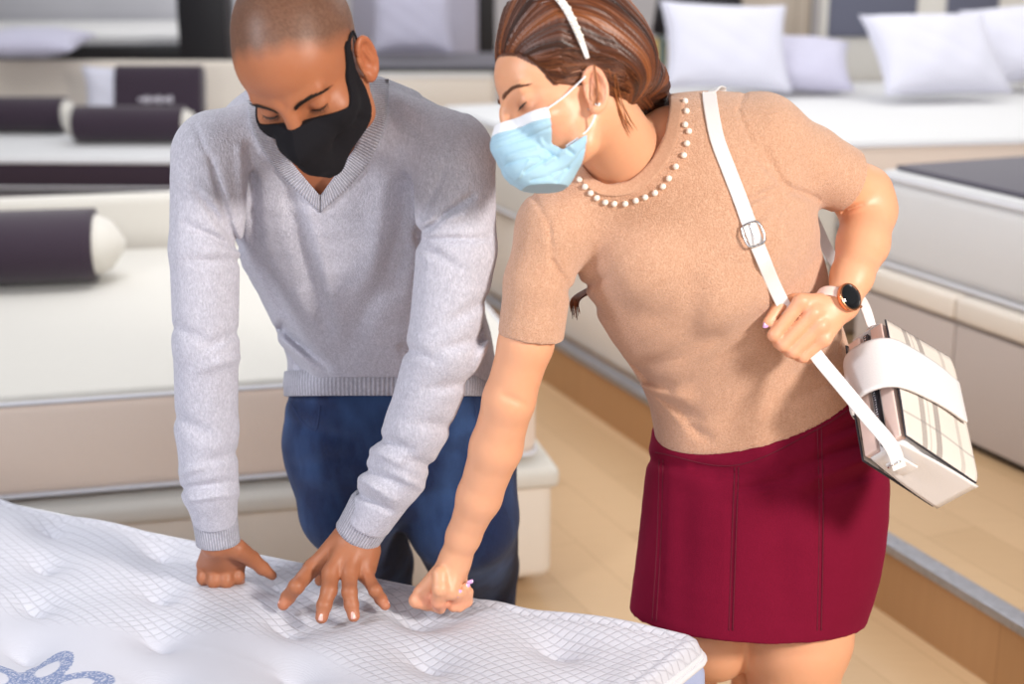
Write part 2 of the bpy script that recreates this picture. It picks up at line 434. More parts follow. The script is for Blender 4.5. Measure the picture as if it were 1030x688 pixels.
M['alu'] = plain('brushed_aluminium_nosing', srgb(165, 168, 178), .35, metal=.7, noise=.3, nscale=60)
M['cream_fabric'] = fabric('cream_upholstery', srgb(232, 222, 210), srgb(218, 208, 196), 400)
M['beige_fabric'] = fabric('beige_upholstery', srgb(238, 221, 208), srgb(226, 208, 194), 400)
M['grey_beige'] = fabric('greige_upholstery', srgb(196, 184, 178), srgb(180, 168, 162), 400)
M['white_fabric'] = fabric('white_mattress_cloth', srgb(226, 226, 226), srgb(208, 208, 210), 500)
M['warm_white'] = fabric('warm_white_cloth', srgb(222, 218, 210), srgb(206, 202, 194), 500)
M['pillow'] = fabric('white_pillow_cotton', srgb(226, 226, 238), srgb(206, 206, 222), 500)
M['lilac_pillow'] = fabric('pale_lilac_cotton', srgb(205, 203, 222), srgb(188, 186, 206), 500)
M['aubergine'] = fabric('dark_aubergine_satin', srgb(62, 48, 62), srgb(46, 36, 48), 500, .7)
M['runner_grey'] = fabric('charcoal_runner', srgb(88, 84, 96), srgb(72, 68, 82), 400)
M['grey_gloss'] = plain('grey_lacquer', srgb(120, 116, 118), .25)
M['black'] = plain('black_lacquer', srgb(22, 21, 27), .4); M['soft_black'] = plain('black_shade', srgb(30, 29, 34), .7)
M['wall_grey'] = plain('pale_grey_paint', srgb(186, 186, 192), .9, noise=.02); M['wall_beige'] = plain('beige_paint', srgb(196, 184, 170), .9, noise=.02)
M['slate'] = fabric('slate_grey_panel', srgb(108, 110, 126), srgb(94, 96, 112), 400)
M['print'] = plain('silver_print', srgb(200, 195, 205), .5)
M['wood_dark'] = plain('walnut', srgb(120, 88, 62), .5, noise=.2)
for k_, c_ in (('red', (132, 60, 66)), ('yellow', (206, 178, 110)), ('teal', (110, 130, 128)), ('cream', (214, 204, 188))): M['book_' + k_] = plain('book_cover_' + k_, srgb(*c_), .6)
M['shoe_black'] = plain('black_shoe_leather', srgb(26, 24, 24), .35); M['shoe_sole'] = plain('rubber_sole', srgb(40, 38, 38), .8)
M['shoe_nude'] = plain('nude_shoe_leather', srgb(200, 160, 136), .4)
# ---------------------------------------------------------------- setting
E1 = np.array([-.387, .922, 0]); E2 = np.array([.922, .387, 0]); UZ = np.array([0, 0, 1.])
def quad_box(name, c0, a, b, z0, z1, mat, parent=None, bev=0., kind=None, label=None, base=None, seg=3):
    """box with corner c0 and edge vectors a, b on the ground, from z0 to z1"""
    a = np.array(a, float); b = np.array(b, float); la, lb = np.linalg.norm(a), np.linalg.norm(b)
    c = np.array([c0[0], c0[1], 0.]) + a / 2 + b / 2 + UZ * (z0 + z1) / 2
    Mx = np.stack([a / la, b / lb, UZ], 1)
    if np.linalg.det(Mx) < 0: Mx[:, 1] *= -1
    o = box(name, c, (la, lb, z1 - z0), mat, parent, Mx, bev, seg, label=label, base=base)
    if kind: o['kind'] = kind
    return o
quad_box('floor', (-6, -2.5), (13, 0, 0), (0, 16.5, 0), -.06, 0, M['floor'], kind='structure')
PE = np.array([.92, 3.27, 0])                       # a point of the platform's front edge
p0 = PE - E1 * 4.5
quad_box('floor_platform', p0 + E2 * .012, E1 * 13.5, E2 * 5, 0, .186, M['floor'], kind='structure')
quad_box('trim_1', p0, E1 * 13.5, E2 * .012, 0, .172, M['riser'], kind='structure')
bm = bmesh.new()
Mx = np.stack([E1, E2, UZ], 1); cc = p0 + E1 * 6.75
box_bm(bm, cc + E2 * .018 + UZ * .1885, (13.5, .052, .005), Mx, .002)
box_bm(bm, cc - E2 * .005 + UZ * .1785, (13.5, .006, .024), Mx, .002)
for k in range(24):
    v = bmesh.ops.create_cone(bm, cap_ends=True, segments=10, radius1=.005, radius2=.004, depth=.003)['verts']
    q = p0 + E1 * (2.2 + k * .45) + E2 * .02 + UZ * .192
    for x in v: x.co += Vector(q)
bmobj('trim_2', bm, M['alu'])['kind'] = 'structure'
quad_box('wall_back', (-6, 13.2), (13, 0, 0), (0, .1, 0), 0, 3.2, M['wall_grey'], kind='structure')
quad_box('wall_left', (-6.1, -2.5), (.1, 0, 0), (0, 15.7, 0), 0, 3.2, M['wall_grey'], kind='structure')
quad_box('wall_right', (7.0, -2.5), (.1, 0, 0), (0, 15.7, 0), 0, 3.2, M['wall_grey'], kind='structure')

def mattress(label, c0, a, b, z0, z1, mat, side=None, group=None, bev=.045, cat='mattress'):
    a, b = np.array(a, float), np.array(b, float); cen = c0 + a / 2 + b / 2; cen[2] = z0
    t = root('mattress', cen, label, cat, group)
    quad_box('core', c0, a, b, z0, z1, side or mat, t, bev)
    ina = nrm(a) * .012; inb = nrm(b) * .012
    quad_box('top_panel', c0 + ina + inb, a - 2 * ina, b - 2 * inb, z1 - .02, z1 + .006, mat, t, .012)
    for z in (z0 + .018, z1 - .012):
        e = .02; pts = []
        for (s, r) in ((0, 0), (1, 0), (1, 1), (0, 1), (0, 0)):
            pts.append(c0 + a * s + b * r + UZ * z)
        out = []
        cs = [c0 + UZ * z, c0 + a + UZ * z, c0 + a + b + UZ * z, c0 + b + UZ * z]
        n_ = 6
        for i in range(4):
            p, q0, q1 = cs[i], nrm(cs[i - 1] - cs[i]), nrm(cs[(i + 1) % 4] - cs[i]); rr = bev
            o_ = p + (q0 + q1) * rr
            for j in range(n_ + 1):
                th = j / n_ * math.pi / 2
                out.append(o_ - q1 * rr * math.cos(th) - q0 * rr * math.sin(th) if False else o_ - q0 * 0 - (q1 * math.cos(th) + q0 * math.sin(th)) * rr)
        C = np.array(out); Cx = np.roll(C, -1, 0) - np.roll(C, 1, 0); T = Cx / np.linalg.norm(Cx, axis=1)[:, None]
        A = np.cross(T, UZ)
        V, Fc, UV = ring_mesh(C, A * .006, np.repeat(UZ[None] * .006, len(C), 0), 8, cap=False, closed=True)
        mesh_obj('piping', V, Fc, M['piping_white'], t, True)
    return t
def pillow(name, label, c, w, h, th, Mx, mat, group=None, cat='pillow', parent=None, name_part=None, sag=.0, seam=True):
    """cushion lying in the plane of Mx[:,0], Mx[:,1]; thickness along Mx[:,2]; seam cord round it"""
    n = 28; V = []; Fc = []
    def P(u, v, s):
        e = (max(0, 1 - abs(u) ** 2.6) * max(0, 1 - abs(v) ** 2.6)) ** .5
        pinch = 1 - .10 * (1 - abs(v) ** 2) * abs(u) ** 3; pinch2 = 1 - .10 * (1 - abs(u) ** 2) * abs(v) ** 3
        wr = .06 * math.sin(9 * u + 3 * v) * math.sin(7 * v) * e
        q = np.array([u * w / 2 * pinch, v * h / 2 * pinch2, s * th / 2 * (e * (1 + wr)) - sag * (u * u) * .0])
        return c + Mx @ q
    idx = {}
    for s in (1, -1):
        for i in range(n + 1):
            for j in range(n + 1):
                u, v = -1 + 2 * i / n, -1 + 2 * j / n
                edge = i in (0, n) or j in (0, n)
                if edge and s == -1: idx[(s, i, j)] = idx[(1, i, j)]; continue
                idx[(s, i, j)] = len(V); V.append(P(u, v, s))
    for s in (1, -1):
        for i in range(n):
            for j in range(n):
                f = (idx[(s, i, j)], idx[(s, i + 1, j)], idx[(s, i + 1, j + 1)], idx[(s, i, j + 1)])
                Fc.append(f if s == 1 else f[::-1])
    base = np.array(c, float); 
    o = mesh_obj(name, V, Fc, mat, parent, True, base=np.array(c))
    if parent is None: tag(o, label, cat, group)
    if seam:
        loop = [V[idx[(1, i, 0)]] for i in range(n)] + [V[idx[(1, n, j)]] for j in range(n)] + [V[idx[(1, n - i, n)]] for i in range(n)] + [V[idx[(1, 0, n - j)]] for j in range(n)]
        C = np.array(loop); T = np.roll(C, -1, 0) - np.roll(C, 1, 0); T /= np.linalg.norm(T, axis=1)[:, None]
        B = np.repeat(Mx[:, 2][None], len(C), 0); A = np.cross(T, B)
        V2, F2, _ = ring_mesh(C, A * .004, B * .004, 6, cap=False, closed=True)
        mesh_obj('seam', V2, F2, mat, o, True)
    return o
def axes(yaw, tilt, roll=0.):
    """x = width, y = height direction of a cushion leaning back by tilt (90 = lying flat), z = its front"""
    y, t, r = math.radians(yaw), math.radians(tilt), math.radians(roll)
    Rz = np.array([[math.cos(y), -math.sin(y), 0], [math.sin(y), math.cos(y), 0], [0, 0, 1]])
    up = np.array([0, math.sin(t), math.cos(t)]); fr = np.array([0, -math.cos(t), math.sin(t)]); x = np.array([1., 0, 0])
    x2 = x * math.cos(r) + up * math.sin(r); up2 = up * math.cos(r) - x * math.sin(r)
    return Rz @ np.stack([x2, up2, fr], 1)
def bolster(label, c, ln, r, yaw, group, rz=.72):
    """dark sleeve round a white roll pillow whose end shows"""
    t = root('bolster_pillow', c - UZ * r * rz, label, 'pillow', group)
    y = math.radians(yaw); X = np.array([math.cos(y), math.sin(y), 0]); Y = np.array([-math.sin(y), math.cos(y), 0])
    def rl(name, s0, s1, rr, mat, dome):
        n = 24; s = np.linspace(0, 1, n); C = c + X * (s0 + (s1 - s0) * s)[:, None] * ln
        prof = np.ones(n)
        if dome: prof = np.clip(1 - np.abs(2 * s - 1) ** (7 if dome == 1 else 3), .02, 1) ** .5
        wob = 1 + .03 * np.sin(s * 9 + 1)
        V, Fc, UV = ring_mesh(C, np.repeat(Y[None], n, 0) * (rr * prof * wob)[:, None], np.repeat(UZ[None], n, 0) * (rr * rz * prof)[:, None], 28)
        mesh_obj(name, V, Fc, mat, t, True, UV)
    rl('inner_roll', -.5, .5, r * .93, M['warm_white'], 1)
    rl('sleeve', -.40, .40, r, M['aubergine'], 0)
    return t
# ---- bed behind the man, on the left
D1 = nrm([.974, .228, 0]); D2 = nrm([-.228, .974, 0])
P0 = atz(543, 366, .62); P0[2] = 0
a1, b1 = -D1 * 2.05, D2 * 1.62
mattress('wide ivory mattress with beige sides on the bed right behind the man', P0, a1, b1, .365, .62, M['warm_white'], M['beige_fabric'])
bb = root('divan_bed', P0 + a1 / 2 + b1 / 2, 'cream upholstered bed base with low headboard behind the man, under the ivory mattress', 'bed')
quad_box('frame', P0 + D1 * .03 - D2 * .03, a1 - D1 * .06, b1 + D2 * .06, .05, .352, M['cream_fabric'], bb, .03)
quad_box('lip', P0 + D1 * .045 - D2 * .045, a1 - D1 * .09, b1 + D2 * .09, .30, .358, M['warm_white'], bb, .02)
quad_box('headboard', P0 + b1 + D1 * .03 + D2 * .035, a1 - D1 * .06, D2 * .09, .0, .80, M['warm_white'], bb, .03)
for s, r in ((.04, .04), (.96, .04), (.04, .9), (.96, .9)):
    q = P0 + a1 * s + b1 * r
    tube('leg', [q + UZ * .001, q + UZ * .06], .025, M['wood_dark'], bb, 12, ref=(1, 0, 0), samples=4)
q = atz(25, 281, .622)
bolster('large dark bolster with a cream end lying on the ivory mattress left of the man', q + np.array([-.10, -.09, .116]), .86, .15, 10, None, .74)
# ---- second bed on the left
P1 = np.array([-.55, 6.72, 0]); a2, b2 = np.array([-3.0, .1, 0]), np.array([0, 1.55, 0])
mattress('white mattress with dark border carrying two dark bolsters, far left', P1, a2, b2, .46, .615, M['white_fabric'], M['aubergine'])
bb = root('divan_bed', P1 + a2 / 2 + b2 / 2, 'grey lacquered bed base with cream headboard, second row on the left', 'bed')
quad_box('frame', P1 + np.array([.04, -.04, 0]), a2 - np.array([.08, 0, 0]), b2 + np.array([0, .04, 0]), .0, .452, M['grey_gloss'], bb, .01)
quad_box('headboard', P1 + b2 + np.array([-.62, .06, 0]), a2 * .85, np.array([0, .1, 0]), .0, .955, M['cream_fabric'], bb, .03)
def onbed(px, py, z): return atz(px, py, z)
bolster('dark bolster at the left edge of the photo on the white mattress far left', onbed(16, 136, .622) + np.array([0, .1, .1]), .62, .12, 0, None, .8)
bolster('dark bolster with white end lying in front of the printed standing pillow', onbed(128, 147, .622) + np.array([0, .1, .10]), .70, .11, 0, None, .85)
q = onbed(134, 134, .622) + np.array([0, .22, .176]); Mx = axes(0, 14)
pt = root('pillow', q - UZ * .15, 'white pillow with dark printed sleeve standing against cream headboard, far left', 'pillow')
pillow('cushion', None, q, .66, .33, .16, Mx, M['pillow'], parent=pt)
slv = root('tmp', (0, 0, 0)); bpy.data.objects.remove(slv)
n = 26; th = np.linspace(0, 2 * np.pi, n, endpoint=False)
V = []; Fc = []
for i, u in enumerate(np.linspace(-.19, .52, 14)):
    for k in range(n):
        c_, s_ = math.cos(th[k]), math.sin(th[k])
        V.append(q + Mx @ np.array([u * .66, .172 * np.sign(c_) * abs(c_) ** .5, .09 * np.sign(s_) * abs(s_) ** .8]))
for i in range(13):
    for k in range(n): Fc.append((i * n + k, i * n + (k + 1) % n, (i + 1) * n + (k + 1) % n, (i + 1) * n + k))
Fc.append(tuple(range(13 * n, 14 * n)))
slo = mesh_obj('sleeve', V, Fc, M['aubergine'], pt, True)
def text(name, body, size, c, Mx, mat, parent, ext=.001, sx=1.):
    cu = bpy.data.curves.new(name, 'FONT'); cu.body = body; cu.size = size; cu.extrude = ext; cu.align_x = 'CENTER'; cu.align_y = 'CENTER'
    cu.resolution_u = 3; ob = bpy.data.objects.new(name + '_src', cu); link(ob)
    dg = bpy.context.evaluated_depsgraph_get(); me = bpy.data.meshes.new_from_object(ob.evaluated_get(dg))
    V = np.array([v.co[:] for v in me.vertices]) * [sx, 1, 1]; Fs = [list(p.vertices) for p in me.polygons]
    bpy.data.objects.remove(ob)
    return mesh_obj(name, c + V @ np.array(Mx).T, Fs, mat, parent, False)
# the blurred silver script on the sleeve (unreadable in the photograph): a row of small raised strokes
bm = bmesh.new()
for i in range(9):
    hgt = .030 + .012 * ((i * 7) % 3 - 1)
    box_bm(bm, q + Mx @ np.array([.02 + i * .021, -.03, .094]), (.013, hgt, .004), Mx, .0015)
box_bm(bm, q + Mx @ np.array([.104, -.03, .093]), (.19, .012, .003), Mx, .001)
bmobj('print', bm, M['print'], slo)
# ---- third bed, black base, at the far wall
P2 = np.array([-1.75, 9.9, 0]); a3, b3 = np.array([-3.6, 0, 0]), np.array([0, 2.0, 0])
bb = root('divan_bed', P2 + a3 / 2 + b3 / 2, 'black bed base by the pale wall at the far left', 'bed')
quad_box('frame', P2, a3, b3, 0, .93, M['black'], bb, .015)
quad_box('rail', P2 + np.array([.02, -.02, 0]), a3 - np.array([.04, 0, 0]), np.array([0, .03, 0]), .80, .94, M['black'], bb, .008)
quad_box('headboard', P2 + b3 + np.array([0, .02, 0]), a3, np.array([0, .08, 0]), 0, 1.55, M['wall_grey'], bb, .03)
mattress('thin pale mattress on black base at the far left wall', P2 + np.array([-.05, .05, 0]), a3 + np.array([.1, 0, 0]), b3 - np.array([0, .1, 0]), .932, 1.0, M['white_fabric'], bev=.02)
q = atz(14, 60, 1.0); pillow('pillow', 'lone white pillow lying flat on the far left bed with black base', q + np.array([0, .3, .075]), .62, .5, .14, axes(0, 84), M['lilac_pillow'])
# ---- columns
def column(px0, px1, y, label):
    x0 = (px0 - 515) / FPX * (y * .962 + .2); x1 = (px1 - 515) / FPX * (y * .962 + .2)
    t = root('column', ((x0 + x1) / 2, y + .15, 0), label, 'column')
    quad_box('shaft', (x0, y), (x1 - x0, 0, 0), (0, .3, 0), .08, 3.1, M['black'], t, .008)
    quad_box('plinth', (x0 - .01, y - .01), (x1 - x0 + .02, 0, 0), (0, .32, 0), 0, .08, M['black'], t, .006)
column(181, 229, 8.9, 'glossy black square column left of the man')
column(465, 498, 10.6, 'black square column seen between the two people')
column(790, 814, 8.6, 'slim black column above the woman, right of the beige wall panel')
# ---- bed at the far centre
P3 = np.array([-.95, 8.5, 0]); a4, b4 = np.array([.82, 0, 0]), np.array([0, 1.5, 0])
quad_box('frame', P3, a4, b4, 0, .6, M['grey_beige'], (bb := root('divan_bed', P3 + a4 / 2 + b4 / 2, 'pale bed base with tall rounded headboard behind the man', 'bed')), .02)
mattress('beige sided mattress with charcoal edge in the far centre between the people', P3 + np.array([.0, -.02, 0]), a4 + np.array([.03, 0, 0]), b4 * .96, .603, .87, M['warm_white'], M['cream_fabric'])
r = root('bed_runner', P3 + a4 / 2 + b4 * .2 + UZ * .88, 'charcoal runner across the far centre mattress', 'bed runner')
quad_box('cloth', P3 + np.array([-.01, .02, 0]), a4 + np.array([.06, 0, 0]), b4 * .85, .877, .90, M['runner_grey'], r, .01)
quad_box('border', P3 + np.array([-.012, .018, 0]), a4 + np.array([.064, 0, 0]), b4 * .04, .88, .905, M['black'], r, .006)
# headboard with rounded top corner
hb = []; 
for (u, w) in [(-.55, 0), (.33, 0)] + [(.33 - .18 + .18 * math.cos(t), 1.38 + .18 * math.sin(t)) for t in np.linspace(0, math.pi / 2, 8)] + [(-.37 + .18 * math.cos(t), 1.38 + .18 * math.sin(t)) for t in np.linspace(math.pi / 2, math.pi, 8)]: hb.append((u, w))
bm = bmesh.new(); vs = [bm.verts.new((P3[0] + .38 + u, 10.05, w)) for u, w in hb]; f = bm.faces.new(vs)
ex = bmesh.ops.extrude_face_region(bm, geom=[f])['geom']; bmesh.ops.translate(bm, vec=(0, .12, 0), verts=[e for e in ex if isinstance(e, bmesh.types.BMVert)])
bmesh.ops.bevel(bm, geom=[e for e in bm.edges], offset=.02, segments=2, affect='EDGES')
bmobj('headboard', bm, M['lilac_pillow'], bb, True)
q = atz(413, 62, .9); pillow('pillow', 'pale blue pillow standing on the far centre bed above the charcoal runner', q + np.array([0, .22, .24]), .52, .42, .17, axes(0, 18), M['lilac_pillow'])
# ---- platform beds
N3 = np.array([.45, 4.46, 0]); a5, b5 = E2 * .74, E1 * 2.0
t = root('divan_bed', N3 + a5 / 2 + b5 / 2 + UZ * .19, 'cream bed base at the platform edge, seen between the woman and the man', 'bed')
quad_box('frame', N3 + E2 * .02 + E1 * .02, a5 - E2 * .04, b5 - E1 * .04, .19, .56, M['cream_fabric'], t, .02)
quad_box('plinth', N3 + E2 * .05 + E1 * .05, a5 - E2 * .1, b5 - E1 * .1, .187, .20, M['grey_beige'], t)
mattress('white topped mattress at the platform edge between the two people', N3.copy(), a5, b5, .562, .92, M['white_fabric'], M['warm_white'])
# R2
G1 = nrm([.98, .16, 0]); G2 = nrm([-.16, .98, 0]); N2 = np.array([1.0, 5.1, 0]) 
a6, b6 = G1 * 2.0, G2 * 2.15
t = root('divan_bed', N2 + a6 / 2 + b6 / 2 + UZ * .19, 'white framed bed with slate panel headboard behind the woman', 'bed')
quad_box('frame', N2 + G1 * .02 + G2 * .02, a6 - G1 * .04, b6 - G2 * .04, .19, .60, M['grey_beige'], t, .02)
hbp = N2 + b6 + G2 * .06
quad_box('headboard', hbp + G1 * .985, G1 * 1.6, G2 * .1, .19, 1.6, M['warm_white'], t, .02)
mattress('large white mattress with beige sides carrying the four pillows behind the woman', N2.copy(), a6, b6, .602, .92, M['white_fabric'], M['beige_fabric'])
def onplane(px, py, o, nrm_):
    v = F_ + (px - 515) / FPX * R_ - (py - 344) / FPX * U_
    return C_ + v * (((o - C_) @ nrm_) / (v @ nrm_))
for (x0, x1, y1) in ((832, 920, 37), (951, 1003, 20)):
    A = onplane(x0, y1, hbp - G2 * .004, G2); B = onplane(x1, y1, hbp - G2 * .004, G2); h_ = 1.56 - A[2]
    box('headboard_panel', (A + B) / 2 + UZ * h_ / 2, (np.linalg.norm((B - A)[:2]), .03, h_), M['slate'], t, np.stack([G1, G2, UZ], 1), .012)
def stand(px, py, w, h, th, yaw, tilt, roll, label, mat, up=.5):
    q = atz(px, py, .927); Mx = axes(yaw, tilt, roll)
    return pillow('pillow', label, q + Mx[:, 1] * h * up + np.array([0, .05, .045]), w, h, th, Mx, mat)
stand(734, 102, .60, .44, .18, 8, 30, -3, 'white pillow leaning on the bed just right of the woman\'s hair', M['pillow'])
stand(806, 99, .50, .42, .16, 0, 62, -6, 'low lilac pillow lying behind the woman\'s shoulder, right of the leaning one', M['lilac_pillow'])
stand(958, 106, .62, .46, .20, 12, 44, 0, 'broad white pillow leaning on the bed, front one at upper right', M['pillow'])
stand(1052, 96, .60, .44, .18, -4, 38, 8, 'white pillow at the right edge of the photo, behind the broad front one', M['pillow'], .55)
# dark box under the headboard wall, beige panel, lamp and books behind the woman's hair
t = root('wall_panel', (1.7, 8.35, 0), 'beige wall panel between the books and the black column', 'panel')
x0, x1 = 1.05, 1.62
quad_box('board', (x0, 8.3), (x1 - x0 + .1, 0, 0), (0, .05, 0), 0, 2.3, M['wall_beige'], t, .01)
for x in (x0 + .01, x1 + .02): quad_box('batten', (x, 8.285), (.05, 0, 0), (0, .02, 0), 0, 2.3, M['wall_beige'], t, .004)
ns = root('nightstand', (.78, 7.95, .19), 'pale nightstand carrying books and a black shaded lamp behind the woman\'s hair', 'nightstand')
quad_box('body', (.42, 7.75), (.68, 0, 0), (0, .4, 0), .19, .90, M['grey_beige'], ns, .008)
quad_box('table_top', (.40, 7.73), (.72, 0, 0), (0, .44, 0), .90, .93, M['warm_white'], ns, .006)
quad_box('drawer', (.44, 7.735), (.64, 0, 0), (0, .02, 0), .64, .87, M['cream_fabric'], ns, .004)
bx = [(.62, .030, .19, 'yellow'), (.655, .026, .21, 'cream'), (.69, .034, .20, 'red'), (.73, .03, .22, 'red'), (.77, .036, .18, 'yellow'), (.81, .03, .2, 'teal'), (.85, .04, .17, 'yellow')]
bl = ['ochre book at the left end of the book row', 'cream book second in the book row, beside the ochre one', 'first of two dark red books in the book row', 'second of two dark red books, nearer the ochre one', 'ochre book between the dark red and teal ones', 'teal book in the row on the nightstand', 'ochre book at the right end of the book row']
for (x, w_, h_, c_), lb in zip(bx, bl):
    b_ = root('book', (x + w_ / 2, 7.95, .931), lb, 'book', 'books on the nightstand')
    quad_box('cover', (x, 7.86), (w_, 0, 0), (0, .17, 0), .931, .931 + h_, M['book_' + c_], b_, .004)
    quad_box('pages', (x + .004, 7.87), (w_ - .008, 0, 0), (0, .17, 0), .935, .927 + h_, M['white_fabric'], b_)
lp = root('table_lamp', (1.03, 7.95, .931), 'table lamp with a wide black shade behind the woman\'s hair', 'lamp')
V, Fc, UV = ring_mesh(np.array([[1.03, 7.95, z] for z in (.931, .945, .96, 1.0, 1.09, 1.16)]), np.array([[r, 0, 0] for r in (.07, .07, .02, .035, .03, .01)]), np.array([[0, r, 0] for r in (.07, .07, .02, .035, .03, .01)]), 24)
mesh_obj('base', V, Fc, M['chrome'], lp)
V, Fc, UV = ring_mesh(np.array([[1.03, 7.95, z] for z in (1.14, 1.42, 1.42, 1.14)]), np.array([[r, 0, 0] for r in (.26, .22, .215, .255)]), np.array([[0, r * .7, 0] for r in (.26, .22, .215, .255)]), 32, closed=True)
mesh_obj('lamp_shade', V, Fc, M['soft_black'], lp)
# R1: near right
fp = np.array([1.36, 3.87, 0]) + E2 * .0
N1 = fp - E1 * 1.3; a7, b7 = E2 * 1.9, E1 * 1.92
t = root('divan_bed', N1 + a7 / 2 + b7 / 2 + UZ * .19, 'greige upholstered bed base on the platform at the right, behind the handbag', 'bed')
quad_box('plinth', N1 + E2 * .03 + E1 * .03, a7 - E2 * .06, b7 - E1 * .06, .187, .215, M['black'], t)
for k in range(4):
    quad_box('side_panel', N1 + E1 * (k * .48 + .002), E1 * .476, E2 * .05, .212, .545, M['grey_beige'], t, .006)
quad_box('frame', N1 + E2 * .05, a7 - E2 * .05, b7, .212, .545, M['grey_beige'], t, .01)
for k in range(4):
    quad_box('rail', N1 + E1 * (k * .48 + .002) - E2 * .01, E1 * .476, E2 * .08, .558, .628, M['cream_fabric'], t, .012)
quad_box('platform_board', N1 + E2 * .03 + E1 * .01, a7 - E2 * .03, b7 - E1 * .02, .545, .626, M['grey_beige'], t, .005)
mattress('thick white mattress with charcoal runner on the platform at the right edge', N1 + E2 * .03 + E1 * .02, a7 - E2 * .03, b7 - E1 * .04, .628, .93, M['white_fabric'], None, bev=.06)
r = root('bed_runner', N1 + a7 / 2 + b7 * .6 + UZ * .94, 'charcoal runner spread over the thick white mattress at right', 'bed runner')
quad_box('cloth', N1 + E2 * .07 + E1 * .5, a7 - E2 * .12, E1 * 1.36, .937, .953, M['runner_grey'], r, .007)
quad_box('hem', N1 + E2 * .065 + E1 * .495, a7 - E2 * .11, E1 * .02, .937, .957, M['soft_black'], r, .004)

# ---------------------------------------------------------------- foreground mattress
MZ = .65
ca = atz(-3, 499, MZ); cb = atz(696, 641, MZ)
eu = nrm(cb - ca); ev = np.array([eu[1], -eu[0], 0]); ev = nrm(ev * math.cos(.21) - eu * math.sin(.21))            # along the far edge, and towards the camera
ORG = cb + eu * .018 - ev * .022                                              # far right corner (outer)
LU, LV = 1.95, 1.40
HANDS = []                                                        # (world xy, radius x, depth) dents pressed by hands
def surf(xy):
    """height of the mattress top at world xy (n,2)"""
    xy = np.atleast_2d(xy); d = xy - ORG[:2]; u = -(d @ eu[:2]); v = d @ ev[:2]
    z = np.full(len(xy), MZ)
    x0, y0 = -.779, 2.15; A_ = np.array([[.22, .035], [-.11, -.152]])
    ij = np.linalg.solve(A_, (xy - [x0, y0]).T).T
    for di in (0, 1):
        for dj in (0, 1):
            k = np.floor(ij) + [di, dj]; c = (A_ @ k.T).T + [x0, y0]; q = xy - c
            s_ = q @ eu[:2]; t_ = q @ ev[:2]; r = np.sqrt((s_ / .045) ** 2 + (t_ / .034) ** 2)
            fade = np.clip(np.minimum(np.minimum(u, LU - u), np.minimum(v, LV - v)) / .07 - .5, 0, 1)
            z -= fade * (.015 * np.exp(-r ** 2) + .013 * np.exp(-(r / 2.4) ** 2))
            z -= fade * .009 * np.exp(-((t_ - .004 - 4 * s_ * s_) / .006) ** 2) * np.clip(1 - np.abs(s_) / .04, 0, 1)
    z += .003 * np.sin(xy[:, 0] * 23 + 1.3 * np.sin(xy[:, 1] * 17)) * np.sin(xy[:, 1] * 19)
    for (c, r, dp) in HANDS:
        q = np.linalg.norm(xy - c, axis=1) / r
        z -= dp * np.exp(-q ** 2.4)
    return z
